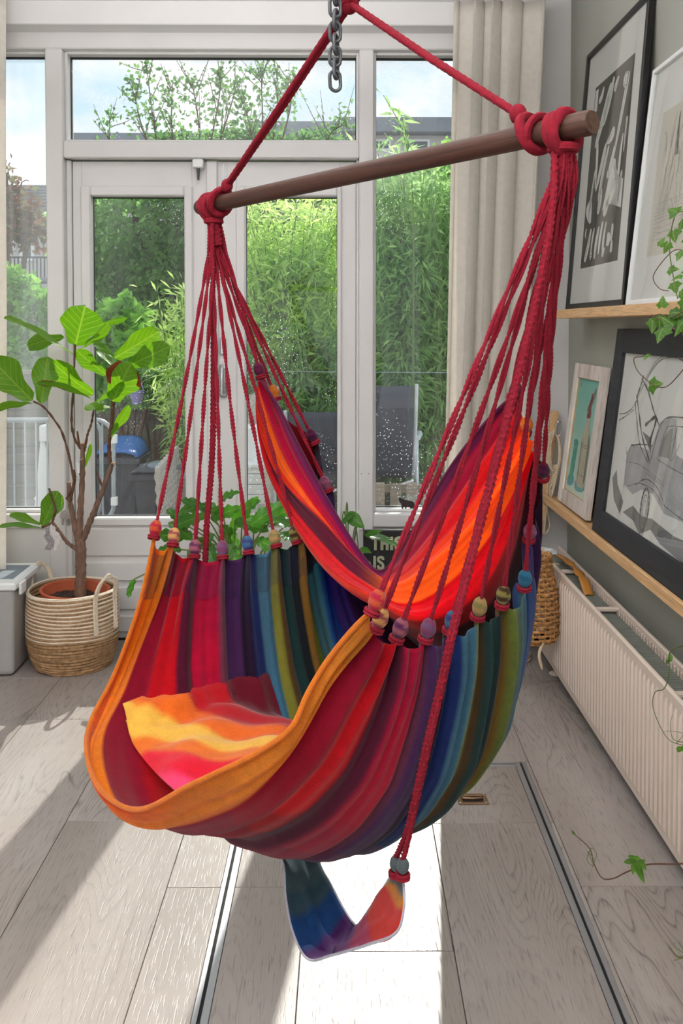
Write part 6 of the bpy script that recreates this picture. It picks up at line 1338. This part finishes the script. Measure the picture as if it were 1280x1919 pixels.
# ------------------------------------------------------------------ ivy over the ledge and trailing vines
iv = thing('ivy', 'trailing green ivy hanging over the upper ledge at the right edge', 'plant', (.97, 2.16, ZU))
b = MB(); b.lathe([(.035, 0), (.045, .005), (.055, .09), (.058, .10), (.052, .10), (.045, .085), (.001, .08)], 26, (.985, 2.16, ZU-.012)); b.build('pot', m['terracotta'], iv)
IVY = [(0, 0), (.16, -.06), (.42, -.02), (.30, .18), (.62, .26), (.30, .34), (.26, .52), (0, .92)]
def ivyleaf(parent, p, size, up, seed):
    r = random.Random(seed); n = Vector((-.75+r.uniform(-.4, .4), -.6+r.uniform(-.4, .4), .35+r.uniform(-.3, .5))).normalized(); ax = Vector(up)-n*Vector(up).dot(n); ax.normalize(); sd = ax.cross(n)
    half = [(.0, .0), (.12, -.10), (.34, -.12), (.40, .04), (.62, .20), (.44, .34), (.30, .46), (.18, .72), (0, 1.0)]; out_ = half+[(-x, y) for x, y in half[-2:0:-1]]
    b = MB(); vs = [p+ax*.3*size+n*.08*size]+[p+sd*x*size+ax*y*size-n*(abs(x)*.25+max(0, y-.5)*.25)*size for x, y in out_]; uv = [(.5, .3)]+[(x*.5+.5, y*.8+.1) for x, y in out_]
    k = len(out_); b.add(vs, [(0, 1+i, 1+(i+1) % k) for i in range(k)]); return b.build('leaf', m['ivy'], parent, uvs=uv, ang=60)
r = random.Random(21); ivy_pts = [(1268, 398, 24), (1282, 410, 26), (1252, 455, 20), (1236, 460, 17), (1262, 432, 22), (1278, 470, 22), (1253, 505, 19), (1263, 530, 21), (1276, 545, 22), (1240, 575, 20), (1225, 598, 26), (1243, 615, 30), (1255, 588, 28), (1272, 580, 26), (1282, 602, 30), (1262, 610, 28), (1285, 560, 28), (1214, 664, 13), (1217, 722, 27), (1290, 440, 26), (1292, 500, 26), (1290, 620, 24), (1236, 592, 22), (1275, 515, 18)]
for i, (px, py, s_) in enumerate(ivy_pts):
    p = atx(px, py, .875+.03*math.sin(i*2.1)); ivyleaf(iv, p, s_*p.y/FPX*1.15, (r.uniform(-.3, .3), r.uniform(-.6, .6), -1 if i % 3 else .2), i)
def vine(parent, pts, X, rad=.0014, name='stem', mat='stem'):
    b = MB(); b.tube(crom([atx(px, py, X) for px, py in pts], 40), rad, 6); return b.build(name, m[mat], parent)
pot_px = [(1330, 520), (1300, 440)]
vine(iv, [(1335, 560), (1300, 420), (1268, 400), (1255, 460), (1262, 520), (1270, 560)], .88); vine(iv, [(1335, 560), (1300, 570), (1270, 590), (1240, 600), (1222, 590)], .875, .0018, 'stem', 'twig'); vine(iv, [(1335, 560), (1305, 530), (1290, 480), (1262, 470), (1225, 515), (1235, 540), (1253, 545)], .88, .0012, 'stem', 'twig')
vine(iv, [(1335, 560), (1300, 660), (1270, 705), (1245, 726), (1220, 718), (1195, 695), (1188, 672), (1205, 668), (1214, 662)], .87, .0013, 'stem', 'twig'); vine(iv, [(1335, 560), (1300, 620), (1260, 615), (1240, 590), (1218, 596)], .875, .0016, 'stem', 'twig')
jv = thing('jasmine_vine', 'thin trailing jasmine vine with curling tips hanging past the radiator', 'plant', (.72, 2.0, .5))
b = MB()
def jtube(pts, Xs, r0=.0013, mat='stem'):
    P = [atx(px, py, X) for (px, py), X in zip(pts, Xs)]; q = MB(); q.tube(crom(P, 60), [r0*(1-.5*i/59) for i in range(60)], 6); q.build('tendril', m[mat], jv); return P
S0_ = (1330, 1130)
jtube([(1340, 1150), (1300, 1200), (1256, 1222), (1254, 1262), (1245, 1290), (1228, 1297), (1223, 1320), (1232, 1350), (1252, 1385), (1278, 1396), (1300, 1400)], [.86]*3+[.855]*8, .0016)
jtube([(1285, 1392), (1262, 1385), (1256, 1360), (1260, 1340)], [.853]*4, .001); jtube([(1268, 1392), (1280, 1375), (1250, 1370), (1240, 1376)], [.85]*4, .0008)
jtube([(1340, 1150), (1345, 1400), (1330, 1600), (1280, 1618), (1215, 1620), (1175, 1634), (1150, 1646), (1128, 1645), (1113, 1618), (1105, 1590), (1078, 1565)], [.86, .8, .66, .62, .6, .58, .57, .565, .56, .555, .55], .0019, 'twig')
jtube([(1113, 1610), (1102, 1596), (1112, 1622), (1100, 1612), (1108, 1590), (1118, 1600), (1110, 1626)], [.556]*7, .0009)
for i, (px, py, tx, ty, w_) in enumerate(((1190, 1612, 1208, 1656, 7), (1195, 1612, 1168, 1616, 5), (1196, 1610, 1176, 1604, 4), (1200, 1612, 1212, 1632, 5), (1188, 1614, 1186, 1640, 5), (1200, 1610, 1186, 1606, 4), (1193, 1612, 1200, 1630, 5), (1198, 1614, 1210, 1612, 3), (1078, 1565, 1072, 1556, 3))):
    leaf(jv, atx(px, py, .585), atx(tx, ty, .57), w_*1.65/FPX, 'ivy', (-.3, -.8, .5), .1, .2, .02, 'lance')
for (px, py, tx, ty, w_) in ((1284, 1400, 1300, 1412, 6), (1276, 1398, 1270, 1410, 5), (1278, 1398, 1290, 1416, 5), (1256, 1225, 1258, 1240, 4), (1256, 1232, 1250, 1245, 3)): leaf(jv, atx(px, py, .852), atx(tx, ty, .845), w_*2.2/FPX, 'ivy', (-.3, -.8, .5), .1, .2, .02, 'lance')
jtube([(1330, 1600), (1300, 1770), (1275, 1795), (1255, 1775)], [.66, .6, .56, .55], .0012, 'twig'); jtube([(1285, 1792), (1268, 1790), (1252, 1768)], [.56, .555, .55], .0008); jtube([(1283, 1795), (1262, 1800)], [.56, .555], .0008); jtube([(1280, 1785), (1266, 1775), (1264, 1766)], [.56, .555, .55], .0008)
b = MB(); b.lathe([(.04, 0), (.05, .005), (.062, .10), (.065, .11), (.058, .11), (.05, .09), (.001, .085)], 26, (.93, 2.03, RZ1-.004)); b.build('pot', m['terracotta'], jv)
